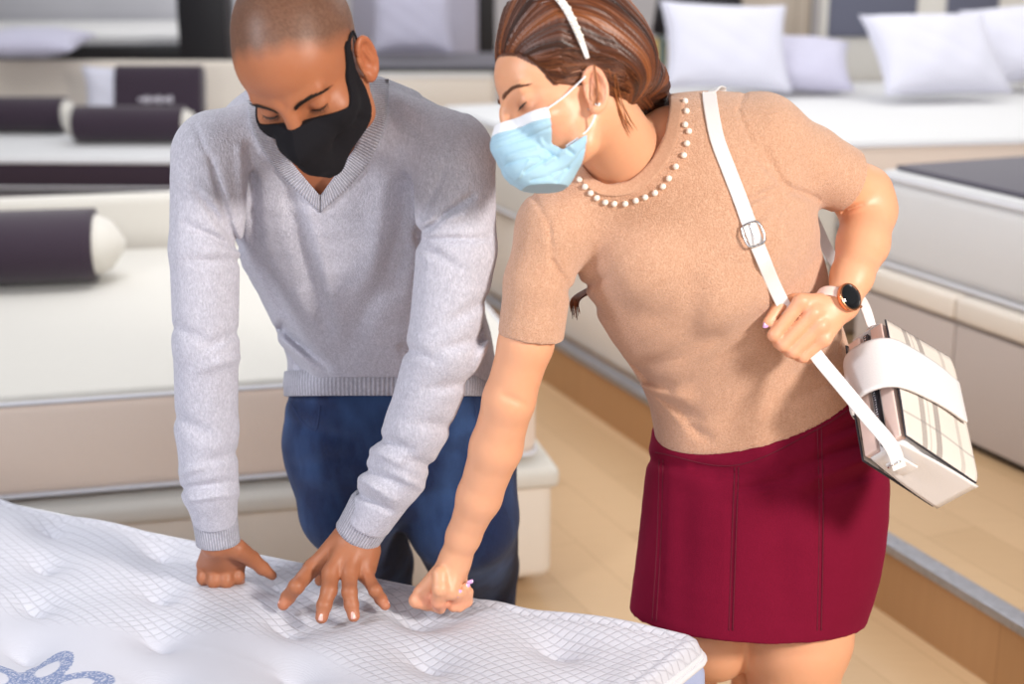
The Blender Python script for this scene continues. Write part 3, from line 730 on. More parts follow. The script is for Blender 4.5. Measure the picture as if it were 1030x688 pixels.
def build_mattress():
    t = root('mattress', [*(ORG - eu * LU / 2 + ev * LV / 2)[:2], .36], 'white quilted pillow-top mattress with blue-grey side that the couple press with their hands', 'mattress')
    R0 = .036; TH = .27
    # outline (rounded rectangle), rows of rings for side + edge + polar-ish grid for the top
    def outline(n, inset, rad):
        pts = []; a, b = LU - 2 * inset, LV - 2 * inset; rad = max(rad, .02)
        cs = [(rad, rad, math.pi), (a - rad, rad, 1.5 * math.pi), (a - rad, b - rad, 0), (rad, b - rad, .5 * math.pi)]
        for i, (x, y, t0) in enumerate(cs):
            for k in range(9):
                th = t0 + k / 8 * math.pi / 2; pts.append((x + rad * math.cos(th), y + rad * math.sin(th)))
        return np.array(pts) + inset
    # top: regular fine grid clipped to the outline by projection
    nu, nv = int(LU / .0055), int(LV / .0055); U, Vv = np.meshgrid(np.linspace(0, 1, nu), np.linspace(0, 1, nv), indexing='ij')
    x = U * LU; y = Vv * LV
    cx = np.clip(x, R0, LU - R0); cy = np.clip(y, R0, LV - R0); dx, dy = x - cx, y - cy
    m = np.maximum(np.abs(dx), np.abs(dy)); r = np.hypot(dx, dy); k = np.where(r > 1e-9, m / np.maximum(r, 1e-9), 1)
    x = cx + dx * k; y = cy + dy * k
    e = np.minimum(np.minimum(x, LU - x), np.minimum(y, LV - y))
    rr = np.hypot(x - cx, y - cy); e = np.where((np.abs(x - cx) > 0) & (np.abs(y - cy) > 0), R0 - rr, e); e = np.clip(e, 0, 1)
    Wd = ORG - eu * x[..., None] + ev * y[..., None]
    z = surf(Wd[..., :2].reshape(-1, 2)).reshape(x.shape)
    RE = .020; q = np.clip(1 - e / RE, 0, 1); z = z - RE * (1 - np.sqrt(np.clip(1 - q ** 2, 0, 1)))
    z -= .005 * np.exp(-((e - .026) / .0035) ** 2) + .003 * np.exp(-((e - .036) / .0025) ** 2)
    P = Wd.copy(); P[..., 2] = z
    i, j = np.meshgrid(np.arange(nu - 1), np.arange(nv - 1), indexing='ij'); f = np.stack([i * nv + j, i * nv + j + 1, (i + 1) * nv + j + 1, (i + 1) * nv + j], -1).reshape(-1, 4)
    o = mesh_obj('top_panel', P.reshape(-1, 3), f, M['quilt'], t)
    # attributes: smooth middle without the diamond quilting, and the printed flower
    wx, wy = P[..., 0].ravel(), P[..., 1].ravel(); sx, sy, _ = toscreen(P.reshape(-1, 3))
    vv = y.ravel(); uu = x.ravel()
    pl = np.clip((vv - .30 - .05 * np.sin(uu * 9)) / .03, 0, 1) * np.clip((uu - .22) / .04, 0, 1)
    a = o.data.attributes.new('plain', 'FLOAT', 'POINT'); a.data.foreach_set('value', pl.astype(np.float32))
    fc = atz(22, 690, MZ)[:2]; q = np.stack([wx, wy], 1) - fc; rad = np.hypot(*q.T); ang = np.arctan2(q[:, 1], q[:, 0])
    fl = np.zeros(len(wx))
    for k_ in range(6):
        th = k_ * math.pi / 3 + .35; c = np.array([math.cos(th), math.sin(th)]) * .070; d_ = q - c
        s_ = d_ @ [math.cos(th), math.sin(th)]; t_ = d_ @ [-math.sin(th), math.cos(th)]
        rr_ = np.sqrt((s_ / .048) ** 2 + (t_ / .029) ** 2)
        fl = np.maximum(fl, np.clip(1 - np.abs(rr_ - .8) / .36, 0, 1) ** .5)
    fl = np.maximum(fl, np.clip(1 - np.abs(rad / .022 - .8) / .3, 0, 1))
    a = o.data.attributes.new('flower', 'FLOAT', 'POINT'); a.data.foreach_set('value', fl.astype(np.float32))
    ol = outline(0, 0, R0); W = ORG - eu * ol[:, :1] + ev * ol[:, 1:]
    zs = [MZ - .020, MZ - .062, MZ - .064, MZ - .08, MZ - .15, MZ - TH + .03, MZ - TH]; ins = [0., 0, -.004, -.006, -.012, -.006, .02]
    ce = ORG - eu * LU / 2 + ev * LV / 2
    def ring_wall(name, zs, ins, mat, cap):
        V = []; 
        for z_, i_ in zip(zs, ins):
            o2 = outline(0, 0, R0)
            nrmv = np.roll(W, -1, 0) - np.roll(W, 1, 0); nrmv /= np.linalg.norm(nrmv, axis=1)[:, None]; outw = np.cross(nrmv, UZ)
            if ((W[0] - ce) @ outw[0]) < 0: outw = -outw
            X = W - outw * i_; X[:, 2] = z_; V.append(X)
        V = np.concatenate(V); m_ = len(W); Fc = []
        for a_ in range(len(zs) - 1):
            for b_ in range(m_): Fc.append((a_ * m_ + b_, a_ * m_ + (b_ + 1) % m_, (a_ + 1) * m_ + (b_ + 1) % m_, (a_ + 1) * m_ + b_))
        if cap: Fc.append(tuple(range((len(zs) - 1) * m_, len(zs) * m_)))
        mesh_obj(name, V, Fc, mat, t)
    ring_wall('top_border', [MZ - .025, MZ - .034], [-.0, -.002], M['piping_white'], False)
    ring_wall('side_panel', [MZ - .032, MZ - .055, MZ - .15, MZ - TH + .03, MZ - TH], [.002, -.006, -.012, -.006, .02], M['ticking_blue'], True)
    for z_, of, pr in ((MZ - .0265, -.002, .0060), (MZ - .033, .003, .006), (MZ - TH + .035, .006, .006)):
        Tn = np.roll(W, -1, 0) - np.roll(W, 1, 0); Tn /= np.linalg.norm(Tn, axis=1)[:, None]; A = np.cross(Tn, UZ)
        if ((W[0] - ce) @ A[0]) < 0: A = -A
        C = W + A * of; C[:, 2] = z_
        V, Fc, UV = ring_mesh(C, A * pr, np.repeat(UZ[None] * pr, len(C), 0), 10, cap=False, closed=True)
        mesh_obj('piping', V, Fc, M['piping_white'], t)
    c0 = ORG - eu * (LU - .03) + ev * .03; c0[2] = 0
    b_ = root('divan_bed', [*(ORG - eu * LU / 2 + ev * LV / 2)[:2], 0], 'white bed base hidden under the quilted foreground mattress', 'bed')
    quad_box('frame', c0, eu * (LU - .06), ev * (LV - .06), .06, MZ - TH - .002, M['white_fabric'], b_, .02)
    for s_, r_ in ((.06, .06), (.94, .06), (.06, .94), (.94, .94)):
        p = ORG - eu * LU * s_ + ev * LV * r_; p[2] = 0
        tube('leg', [p + UZ * .001, p + UZ * .07], .03, M['wood_dark'], b_, 12, ref=(1, 0, 0), samples=4)
# ---------------------------------------------------------------- shared body pieces
def poly2(x, y, pts):
    """signed distance to a 2D polygon"""
    pts = np.array(pts, float); n = len(pts); d = np.full(len(x), 1e9); s = np.ones(len(x))
    for i in range(n):
        a, b = pts[i], pts[i - 1]; ex, ey = b - a; wx, wy = x - a[0], y - a[1]
        t = np.clip((wx * ex + wy * ey) / (ex * ex + ey * ey), 0, 1)
        d = np.minimum(d, (wx - ex * t) ** 2 + (wy - ey * t) ** 2)
        c1 = y >= a[1]; c2 = y < b[1]; c3 = ex * wy > ey * wx
        m = (c1 & c2 & c3) | (~c1 & ~c2 & ~c3); s = np.where(m, -s, s)
    return s * np.sqrt(d)
def sprism(P, pts):
    """distance to a prism whose outline is given in photo pixels (seen from the front)"""
    x, y, zc = toscreen(P); return poly2(x, y, pts) * zc / FPX
class Head:
    def __init__(s, c, f, up, sc=1., woman=False):
        s.c = np.asarray(c, float); y = nrm(f); z = nrm(up - (up @ y) * y); x = np.cross(y, z)
        s.M = np.stack([x, y, z], 1); s.sc = sc; s.woman = woman
    def loc(s, P): return (P - s.c) @ s.M / s.sc
    def wld(s, q): return s.c + s.M @ (np.asarray(q, float) * s.sc)
    def wlds(s, q): return s.c + (np.asarray(q, float) * s.sc) @ s.M.T
    def skull(s, q):
        w = s.woman
        d = ell(q, (0, -.012, .044), (.0765, .098, .088))
        d = smin(d, ell(q, (0, .036, .045), (.062, .056, .052)), .02)
        d = smin(d, ell(q, (0, .030, -.025), (.060 if not w else .057, .060, .074)), .025)
        return d
    def face(s, q):
        w = s.woman
        if w: q = q.copy(); q[:, 2] = np.where(q[:, 2] < 0, q[:, 2] * 1.10, q[:, 2])
        a = np.abs(q[:, 0]); m = q.copy(); m[:, 0] = a      # mirrored coordinates
        d = s.skull(q)
        jr = .019 if not w else .015
        d = smin(d, cone(m, (.052 if not w else .044, .000, -.045), (.044 if not w else .038, .022, -.074), .017 if not w else .014, jr), .02)
        d = smin(d, cone(m, (.044 if not w else .038, .022, -.076), (.010, .073, -.100), jr, jr), .022)
        d = smin(d, ell(q, (0, .074, -.100 if not w else -.096), (.022, .018, .017) if not w else (.018, .015, .013)), .015)
        d = smin(d, ell(m, (.044, .060, -.020), (.022, .022, .018)), .02)              # cheekbones
        d = smin(d, cone(m, (.010, .090, .023), (.043, .078, .028), .0075 if not w else .005, .006), .014)  # brows
        d = smax(d, -ell(m, (.032, .0985, .005 if not w else .010), (.0165, .012, .0125)), .012)          # sockets
        d = smin(d, ell(q, (0, .083, -.062), (.026, .016, .020)), .012)                # mouth
        d = smin(d, ell(q, (0, .0985, -.052), (.020, .006, .0045)), .004)
        d = smin(d, ell(q, (0, .0965, -.064), (.017, .006, .0055)), .004)
        # nose
        nb = cone(q, (0, .091, .016), (0, .114 if not w else .112, -.028), .0065, .0098 if not w else .0085)
        nb = smin(nb, ell(q, (0, .1, .0), (.008, .008, .02)), .008)
        nb = smin(nb, ell(m, (.0125, .1015, -.033), (.0085, .010, .0075)), .006)
        d = smin(d, nb, .010)
        d = smax(d, -ell(m, (.0065, .109, -.040), (.0035, .005, .004)), .003)
        # closed lids: a ball with a crease above and the lid line below
        e = np.array([.0325, .0735, .006 if not w else .0115]); lid = ell(m, e, (.0158, .0138, .0132))
        r = m - e; el = np.arctan2(r[:, 2], r[:, 1]); 
        lid += .0011 * np.exp(-((r[:, 2] - .0065 + 18 * (r[:, 0]) ** 2) / .0016) ** 2) * (r[:, 1] > 0)
        lid += .0016 * np.exp(-((r[:, 2] + .0060 - 14 * (r[:, 0]) ** 2) / .0012) ** 2) * (r[:, 1] > 0)
        d = smin(d, lid, .0035)
        # ears
        n_ = nrm([.90, .40, 0]); t_ = np.array([-n_[1], n_[0], 0]); ec = np.array([.079, -.006, -.010]) if not w else np.array([.077, -.005, -.012])
        d = d + .006 * np.clip((-.048 - q[:, 2]) / .02, 0, 1) * np.clip((q[:, 1] - .03) / .02, 0, 1)
        r = m - ec; tl = .18; n = r @ n_; t = r @ t_; z = r[:, 2]
        t2 = t * math.cos(tl) + z * math.sin(tl); z2 = -t * math.sin(tl) + z * math.cos(tl); t, z = t2, z2
        E = np.stack([n, t, z], 1)
        ear = ell(E, (0, 0, 0), (.0050, .0165, .030))
        ear = smax(ear, -ell(E, (.0065, .001, .002), (.0068, .0112, .0220)), .002)
        qq = np.hypot(t / .0155, z / .0285); ring = np.hypot((qq - 1) * .019, n - .0038) - .0036
        ring = np.where((t > .008) & (z < .012), ring + .01, ring)
        ear = smin(ear, ring, .003)
        ear = smin(ear, cone(E, (.002, .000, .012), (.002, -.007, -.010), .0022, .0030), .003)    # antihelix
        ear = smin(ear, ell(E, (.0015, .010, -.003), (.0035, .004, .006)), .003)                   # tragus
        ear = smin(ear, ell(E, (.001, .004, -.027), (.0045, .0085, .0085)), .005)                  # lobe
        ear = smax(ear, -ell(E, (.004, .004, -.006), (.005, .006, .008)), .003)
        d = smin(d, ear, .006)
        return d
    def f(s, P): return s.face(s.loc(P)) * s.sc
def finger(P, pts, rs):
    d = cone(P, pts[0], pts[1], rs[0], rs[1])
    for i in range(1, len(pts) - 1): d = smin(d, cone(P, pts[i], pts[i + 1], rs[i], rs[i + 1]), .002)
    for i in range(1, len(pts) - 1): d = smin(d, np.linalg.norm(P - pts[i], axis=1) - rs[i] * 1.06, .003)   # knuckle swell
    return d
def fingers(P, chains, k=.0012):
    d = finger(P, *chains[0])
    for c in chains[1:]: d = smin(d, finger(P, *c), k)
    return d
def nail(pt, axis, out, w, l, mat, parent):
    """curved fingernail at pt; axis along the finger, out = outward normal"""
    a = nrm(axis); o = nrm(np.asarray(out) - (np.asarray(out) @ a) * a); x = np.cross(a, o)
    V = []; Fc = []; n = 8; m_ = 8
    for L in (0, 1):
        for i in range(n + 1):
            for j in range(m_ + 1):
                u = -1 + 2 * i / n; v = -1 + 2 * j / m_; r = 1 - .18 * (abs(v) ** 3); 
                uu = u * (1 - .12 * max(0, v) ** 4 * 2)
                h = -.42 * w * uu * uu - .05 * l * v * v + (.0006 if L == 0 else -.0008)
                V.append(pt + x * uu * w / 2 * r + a * v * l / 2 * (1 - .12 * u * u) + o * h)
    N = (n + 1) * (m_ + 1)
    for L in (0, 1):
        for i in range(n):
            for j in range(m_):
                f = [L * N + i * (m_ + 1) + j, L * N + (i + 1) * (m_ + 1) + j, L * N + (i + 1) * (m_ + 1) + j + 1, L * N + i * (m_ + 1) + j + 1]
                Fc.append(f if L == 0 else f[::-1])
    ed = [(i, 0) for i in range(n)] + [(n, j) for j in range(m_)] + [(n - i, m_) for i in range(n)] + [(0, m_ - j) for j in range(m_)]
    for k in range(len(ed)):
        a_, b_ = ed[k], ed[(k + 1) % len(ed)]; ia, ib = a_[0] * (m_ + 1) + a_[1], b_[0] * (m_ + 1) + b_[1]
        Fc.append([ia, N + ia, N + ib, ib])
    return mesh_obj('fingernail', V, Fc, mat, parent, True)
def lashes(H, sides, mat, parent, n=18):
    for sx in sides:
        V = []; Fc = []
        e = np.array([.0325, .0735, .006 if not H.woman else .0115])
        pts = []
        for x in np.linspace(-.0125, .0135, 14):
            z = -.0060 + 14 * x * x; y = .0138 * math.sqrt(max(.05, 1 - (x / .0158) ** 2 - (z / .0132) ** 2)) + .0004
            pts.append(H.wld([(e[0] + x) * sx, e[1] + y, e[2] + z]))
        C = catmull(pts, 30); T, A, B = frames(C, H.M[:, 1])
        rr = (.0009 if not H.woman else .0013) * H.sc * (1 - .6 * np.abs(np.linspace(-1, 1, 30)) ** 3)
        V, Fc, _ = ring_mesh(C, A * rr[:, None], B * rr[:, None], 6)
        V = list(V)
        for i in range(n):                                 # single lashes fanning outwards and down
            u = i / (n - 1); p = C[int(u * 29)]; dr = H.M @ np.array([(.35 * (u - .35)) * sx, .8, -.55]); ln = (.006 + .002 * u) * H.sc
            side = nrm(np.cross(dr, H.M[:, 2])) * .00022
            up2 = nrm(np.cross(side, dr)) * .00022
            b0 = len(V)
            mid = p + dr * ln * .6 - H.M[:, 2] * .0006; tip = p + dr * ln + H.M[:, 2] * .0004
            for q, w in ((p, 1.3), (mid, 1.), (tip, .25)):
                V += [q + side * w, q + up2 * w, q - side * w]
            for s_ in (0, 3):
                for k in range(3): Fc.append((b0 + s_ + k, b0 + s_ + (k + 1) % 3, b0 + s_ + 3 + (k + 1) % 3, b0 + s_ + 3 + k))
        mesh_obj('eyelashes', V, Fc, mat, parent, True)
def brows(H, field, sides, mat, parent, pts, thick, n=170, ln=.008):
    """short hairs laid along the brow line, rooted on the skin"""
    for sx in sides:
        V = []; Fc = []
        P = catmull([(a * sx, .0, b) for a, b in pts], 40)
        for i in range(n):
            u = rng.random(); p = P[int(u * 39)].copy(); w = thick * (1.0 if u < .6 else 1 - (u - .6) * 2.0)
            p[2] += (rng.random() - .5) * w
            # find skin in front
            ys = np.linspace(.075, .115, 60); q = np.stack([np.full(60, p[0]), ys, np.full(60, p[2])], 1); d = field(q)
            k = np.argmax(d > 0); y0 = ys[k]
            o = np.array([p[0], y0 + .0002, p[2]]); dr = nrm([sx * (.55 + .6 * u), .12, .55 - .75 * u + .2 * (rng.random() - .5)])
            L = ln * (.7 + .5 * rng.random()); e = o + dr * L; e[1] -= .9 * (abs(e[0]) - abs(o[0])) * (.35 + abs(o[0]) * 14) 
            mid = (o + e) / 2 + [0, .0010, 0]; b0 = len(V); r = .00028
            for c, k_ in ((o, 1.), (mid, .9), (e, .2)):
                for th in (0, 2.1, 4.2): V.append(H.wld(c + np.array([0, math.cos(th), math.sin(th)]) * r * k_))
            for s_ in (0, 3):
                for k_ in range(3): Fc.append((b0 + s_ + k_, b0 + s_ + (k_ + 1) % 3, b0 + s_ + 3 + (k_ + 1) % 3, b0 + s_ + 3 + k_))
        mesh_obj('eyebrow', V, Fc, mat, parent, True)
def strip(name, f, A, B, n, m, off, th, mat, parent, label=None, near=1.2, far=2.7, smoothing=4):
    """flat band lying on field f between two photo outlines A and B (a real band with thickness)"""
    a = catmull([(x, y, 0) for x, y in A], n)[:, :2]; b = catmull([(x, y, 0) for x, y in B], n)[:, :2]
    w = np.linspace(0, 1, m)[None, :, None]; g = (a[:, None] * (1 - w) + b[:, None] * w).reshape(-1, 2)
    P = march(f, g[:, 0], g[:, 1], near, far); dep = ((P - C_) @ F_).reshape(n, m)
    for _ in range(smoothing):
        q = dep.copy(); q[1:-1] = .25 * dep[:-2] + .5 * dep[1:-1] + .25 * dep[2:]; dep = q
    v = F_ + ((g[:, 0] - 515) / FPX)[:, None] * R_ - ((g[:, 1] - 344) / FPX)[:, None] * U_
    return shell(name, (C_ + v * (dep.ravel() - off)[:, None]), (C_ + v * (dep.ravel() - off + th)[:, None]), n, m, mat, parent, label)
def shell(name, top, bot, n, m, mat, parent, label=None):
    V = np.vstack([top, bot]); N = n * m; Fc = []; UV = []
    def q(ids, uvs): Fc.append(ids); UV.extend(uvs)
    for i in range(n - 1):
        for j in range(m - 1):
            uv = [(i / n, j / m), ((i + 1) / n, j / m), ((i + 1) / n, (j + 1) / m), (i / n, (j + 1) / m)]
            ids = [i * m + j, (i + 1) * m + j, (i + 1) * m + j + 1, i * m + j + 1]
            q(ids, uv); q([x + N for x in ids][::-1], uv[::-1])
    ed = [(i, 0) for i in range(n - 1)] + [(n - 1, j) for j in range(m - 1)] + [(n - 1 - i, m - 1) for i in range(n - 1)] + [(0, m - 1 - j) for j in range(m - 1)]
    for k in range(len(ed)):
        a_, b_ = ed[k], ed[(k + 1) % len(ed)]; ia, ib = a_[0] * m + a_[1], b_[0] * m + b_[1]
        q([ia, N + ia, N + ib, ib], [(a_[0] / n, 0)] * 4)
    return mesh_obj(name, V, Fc, mat, parent, True, UV, label)
def fix_depth(): pass
def shoe(parent, toe, heel, mat, sole, high=0.):
    toe, heel = np.asarray(toe, float), np.asarray(heel, float); d = nrm(toe - heel); L = np.linalg.norm(toe - heel); x = np.cross(d, UZ)
    prof = [(.0, .034, .050 + high), (.12, .040, .052 + high), (.3, .036, .045 + high * .7), (.55, .044, .030 + high * .2), (.78, .047, .024), (.93, .038, .018), (1.0, .016, .010)]
    C = np.array([heel + d * u * L + UZ * (.022 + h * .9) for u, w, h in prof]); C = catmull(C, 24)
    w = np.interp(np.linspace(0, 1, 24), np.linspace(0, 1, 7), [p[1] for p in prof]); h = np.interp(np.linspace(0, 1, 24), np.linspace(0, 1, 7), [p[2] for p in prof])
    hh = np.minimum(h, .05)
    V, Fc, UV = ring_mesh(C, x[None] * w[:, None], UZ[None] * hh[:, None], 20)
    V[:, 2] = np.maximum(V[:, 2], .016)
    o = mesh_obj('shoe', V, Fc, mat, parent, True)
    V2 = []; 
    for z in (.0015, .018):
        for k in range(24): V2.append([*(C[k] + x * (w[k] + .003))[:2], z])
        for k in range(23, -1, -1): V2.append([*(C[k] - x * (w[k] + .003))[:2], z])
    F2 = [list(range(48))[::-1], list(range(48, 96))] + [[k, (k + 1) % 48, 48 + (k + 1) % 48, 48 + k] for k in range(48)]
    mesh_obj('sole', V2, F2, sole, o, False)
    return o
# ---------------------------------------------------------------- the man
th, ps, ro = math.radians(56), math.radians(9), math.radians(11)
f = -F_ * math.cos(ps) - R_ * math.sin(ps); up = U_.copy()
f, up = f * math.cos(th) - up * math.sin(th), up * math.cos(th) + f * math.sin(th)
side = np.cross(f, up); 
side = side if side @ R_ > 0 else -side
up = up * math.cos(ro) - side * math.sin(ro)
MH = Head(at(308, 66, 1.84), f, up, 1.0)
A = at
m_torso = Loft([(A(392, 404, 2.41), .176, .128, R_), (A(390, 345, 2.37), .170, .128, R_), (A(368, 275, 2.28), .176, .128, R_),
                (A(350, 215, 2.19), .192, .130, R_), (A(338, 165, 2.12), .198, .120, R_), (A(335, 130, 2.08), .160, .085, R_), (A(335, 108, 2.06), .09, .06, R_)], 20)
def m_trap(P, o=0.):
    d = cone(P, A(326, 124, 2.03), A(219, 147, 2.0), .052 + o, .050 + o)
    d = smin(d, cone(P, A(352, 120, 2.03), A(452, 150, 2.0), .058 + o, .056 + o), .03)
    return smin(d, cone(P, A(318, 88, 1.96), A(336, 128, 2.05), .058 + o, .068 + o), .02)
WD1 = (atz(359, 538, .742) - C_) @ F_; WD2 = (atz(219, 545, .728) - C_) @ F_
LA = [(A(212, 158, 1.99), .056), (A(206, 250, 2.02), .050), (A(207, 345, 2.06), .047), (A(208, 430, 2.12), .0465), (A(211, 490, WD2 - .045), .043), (A(217, 524, WD2 - .015), .0335)]
RA = [(A(455, 165, 1.99), .061), (A(459, 250, 2.0), .057), (A(448, 345, 2.03), .054), (A(421, 425, 2.09), .0475), (A(396, 480, WD1 - .05), .0455), (A(372, 521, WD1 - .015), .0375)]
def chain(P, ch, o=0., k=.03):
    d = cone(P, ch[0][0], ch[1][0], ch[0][1] + o, ch[1][1] + o)
    for (a, ra), (b, rb) in zip(ch[1:-1], ch[2:]): d = smin(d, cone(P, a, b, ra + o, rb + o), k * .3)
    return d
m_folds = [
 # left sleeve: pulls radiating from the armpit, ripples at the elbow
 (240, 246, 196, 190, 4, .006), (240, 250, 186, 225, 4, .005), (236, 244, 212, 160, 3.5, .005), (214, 200, 178, 180, 5, -.004), (238, 262, 190, 262, 5, .004),
 (178, 330, 215, 345, 5, .003), (238, 335, 205, 350, 5, .003), (240, 360, 200, 372, 5, -.003), (180, 420, 215, 440, 6, .003), (184, 492, 236, 484, 4, .005), (190, 503, 238, 497, 3, -.004), (238, 455, 205, 465, 5, .003), (183, 475, 205, 470, 4, -.004),
 # seam and pulls at the right shoulder
 (420, 237, 475, 196, 3.5, .007), (421, 241, 490, 240, 3.5, .005), (419, 234, 448, 168, 4, .004), (422, 246, 460, 268, 5, .004), (424, 225, 468, 216, 4, -.004),
 (492, 300, 455, 322, 6, .004), (486, 340, 440, 352, 6, .004), (405, 350, 440, 362, 5, .004), (470, 385, 430, 392, 6, .004), (380, 440, 412, 452, 5, .005), (372, 452, 402, 466, 4, -.004), (364, 470, 400, 486, 4, .005), (362, 482, 396, 503, 4, -.005), (360, 496, 392, 514, 3.5, .006), (436, 470, 412, 462, 5, .004), (424, 490, 398, 478, 4, -.004), (455, 430, 425, 425, 6, .003),
 # body: drapes from the chest, hem bunching
 (252, 150, 258, 245, 6, .006), (242, 150, 246, 235, 5, -.003), (292, 200, 330, 330, 10, .006), (310, 215, 345, 345, 8, -.003), (410, 160, 398, 290, 10, .005), (385, 190, 372, 330, 12, -.004),
 (284, 330, 330, 368, 5, .008), (284, 342, 322, 376, 5, -.006), (285, 355, 310, 380, 4, .005), (400, 250, 350, 350, 12, .006), (300, 300, 330, 345, 8, -.003), (262, 262, 300, 335, 7, .004),
 (502, 290, 482, 345, 5, .006), (502, 320, 478, 372, 5, -.005), (505, 345, 480, 384, 4, .006), (300, 105, 262, 130, 6, .003), (400, 110, 440, 150, 8, .003), (425, 96, 465, 112, 2.2, .0028), (465, 112, 480, 104, 2.0, .0025), (196, 126, 214, 168, 2.0, .0022), (214, 168, 226, 215, 2.0, .0022)]
def m_sweater_raw(P):
    d = np.full(len(P), .3)
    for g in MS:
        m = np.nonzero(((P > g.lo - .05) & (P < g.hi + .05)).all(1))[0]
        if len(m): d[m] = smin(d[m], g.f(P[m]), .022)
    return d
MS = [G(lambda P: m_torso(P), m_torso.C, .2), G(lambda P: m_trap(P), [A(219, 147, 2.0), A(452, 150, 2.0), A(318, 88, 1.96)], .07),
      G(lambda P: chain(P, LA), [p for p, r in LA], .06), G(lambda P: chain(P, RA), [p for p, r in RA], .062),
      G(lambda P: cone(P, A(455, 350, 2.36), A(468, 392, 2.40), .062, .058), [A(455, 350, 2.36), A(468, 392, 2.40)], .07)]
vneck = [(374, 40), (369, 84), (368.7, 115), (356, 150), (322, 197), (299, 171), (283, 150), (272, 128), (266, 105), (262, 40)]
cutL = (A(215.5, 522, WD2 - .01), nrm(A(219, 548, WD2) - A(214, 500, WD2 - .04)))
cutR = (A(369, 523, WD1 - .01), nrm(A(360, 540, WD1) - A(384, 500, WD1 - .04)))
hem_n = -U_ * .97 - F_ * .1
def m_sweater(P):
    d = m_sweater_raw(P); near = np.abs(d) < .03
    if near.any(): d[near] += np.clip(1.7 * sfold(P[near], m_folds, 2.32), -.010, .010)
    x, y, zc = toscreen(P)
    v = sprism(P, vneck); v = np.where(zc > 2.13, np.maximum(v, zc - 2.13), v)
    d = smax(d, -v, .003)
    # flat ends at the cuffs and the hem
    dl = plane(P, *cutL); dr = plane(P, *cutR)
    wl = np.linalg.norm(P - cutL[0], axis=1) < .09; wr = np.linalg.norm(P - cutR[0], axis=1) < .09
    d = np.where(wl, np.maximum(d, dl), d); d = np.where(wr, np.maximum(d, dr), d)
    hc = plane(P, A(392, 386, 2.40), hem_n); low = (P[:, 2] < 1.05) & (x > 262) & (zc > 2.2) & (x < 530)
    d = np.where(low, np.maximum(d, hc), d)
    return d
m_sweater.lo = np.min([g.lo for g in MS], 0); m_sweater.hi = np.max([g.hi for g in MS], 0)
# --- hands
W1 = atz(359, 538, .742)
mc = [atz(314.5, 571, .692), atz(333, 576, .700), atz(351.5, 576.5, .698), atz(367, 577, .690)]
pp = [atz(298, 590, .681), atz(331, 594, .684), atz(351.5, 595.5, .683), atz(377.5, 594, .677)]
tp = [atz(285, 608, .650), atz(323.5, 621, .652), atz(355.8, 619.5, .652), atz(387.5, 609, .652)]
zt_ = [(t_ - C_) @ F_ for t_ in tp]
dp_ = [at(290, 600.5, zt_[0] + .006), at(326, 609, zt_[1] + .004), at(353.5, 608.5, zt_[2] + .004), at(383, 602.5, zt_[3] + .006)]
rr = [(.0132, .0120, .0110, .0094), (.0134, .0122, .0112, .0098), (.0128, .0116, .0108, .0095), (.0113, .0101, .0092, .0080)]
def hand_big(P):
    d = fingers(P, [((mc[i], pp[i], dp_[i], tp[i]), rr[i]) for i in range(4)])
    for i in range(4):
        w = W1 + R_ * (-.014 + .0095 * i) ; d2 = cone(P, w, mc[i], .0215, .0122); d = smin(d, d2, .009)
    d = smin(d, cone(P, atz(372, 555, .715), atz(371, 572, .69), .017, .012), .012)
    for i in range(4):   # tendons and knuckles
        d = smin(d, cone(P, W1 * .25 + mc[i] * .75 + U_ * .0085 - F_ * .004, mc[i] + U_ * .006 - F_ * .006, .0035, .0058), .009)
    th_ = [atz(338, 556, .700), atz(325, 574, .672), atz(322, 584, .655)]
    d = smin(d, cone(P, th_[0], th_[1], .015, .011), .008); d = smin(d, cone(P, th_[1], th_[2], .011, .009), .004)
    return d
W2 = atz(219, 545, .728); W2D = (W2 - C_) @ F_
def hand_left(P):
    ks = [atz(206, 568, .668), atz(216, 571, .668), atz(228, 571, .668), atz(239, 567, .668)]
    d = cone(P, W2, ks[0], .0205, .0135)
    for q in ks[1:]: d = smin(d, cone(P, W2, q, .0205, .0135), .008)
    for i, q in enumerate(ks):   # the fingers press straight down into the quilt
        d = smin(d, finger(P, (q, q + np.array([0, -.010, -.018]), q + np.array([0, .004, -.036])), (.0125, .0115, .0095)), .0025)
    d = smin(d, finger(P, (atz(238, 552, .715), atz(253, 562, .688), atz(264, 571.5, .668), atz(274, 579, .654)), (.0165, .0125, .0105, .0075)), .007)
    return d
hb_ = [W1, *mc, *tp]; hl_ = [W2, atz(206, 572, .66), atz(274, 579, .654)]
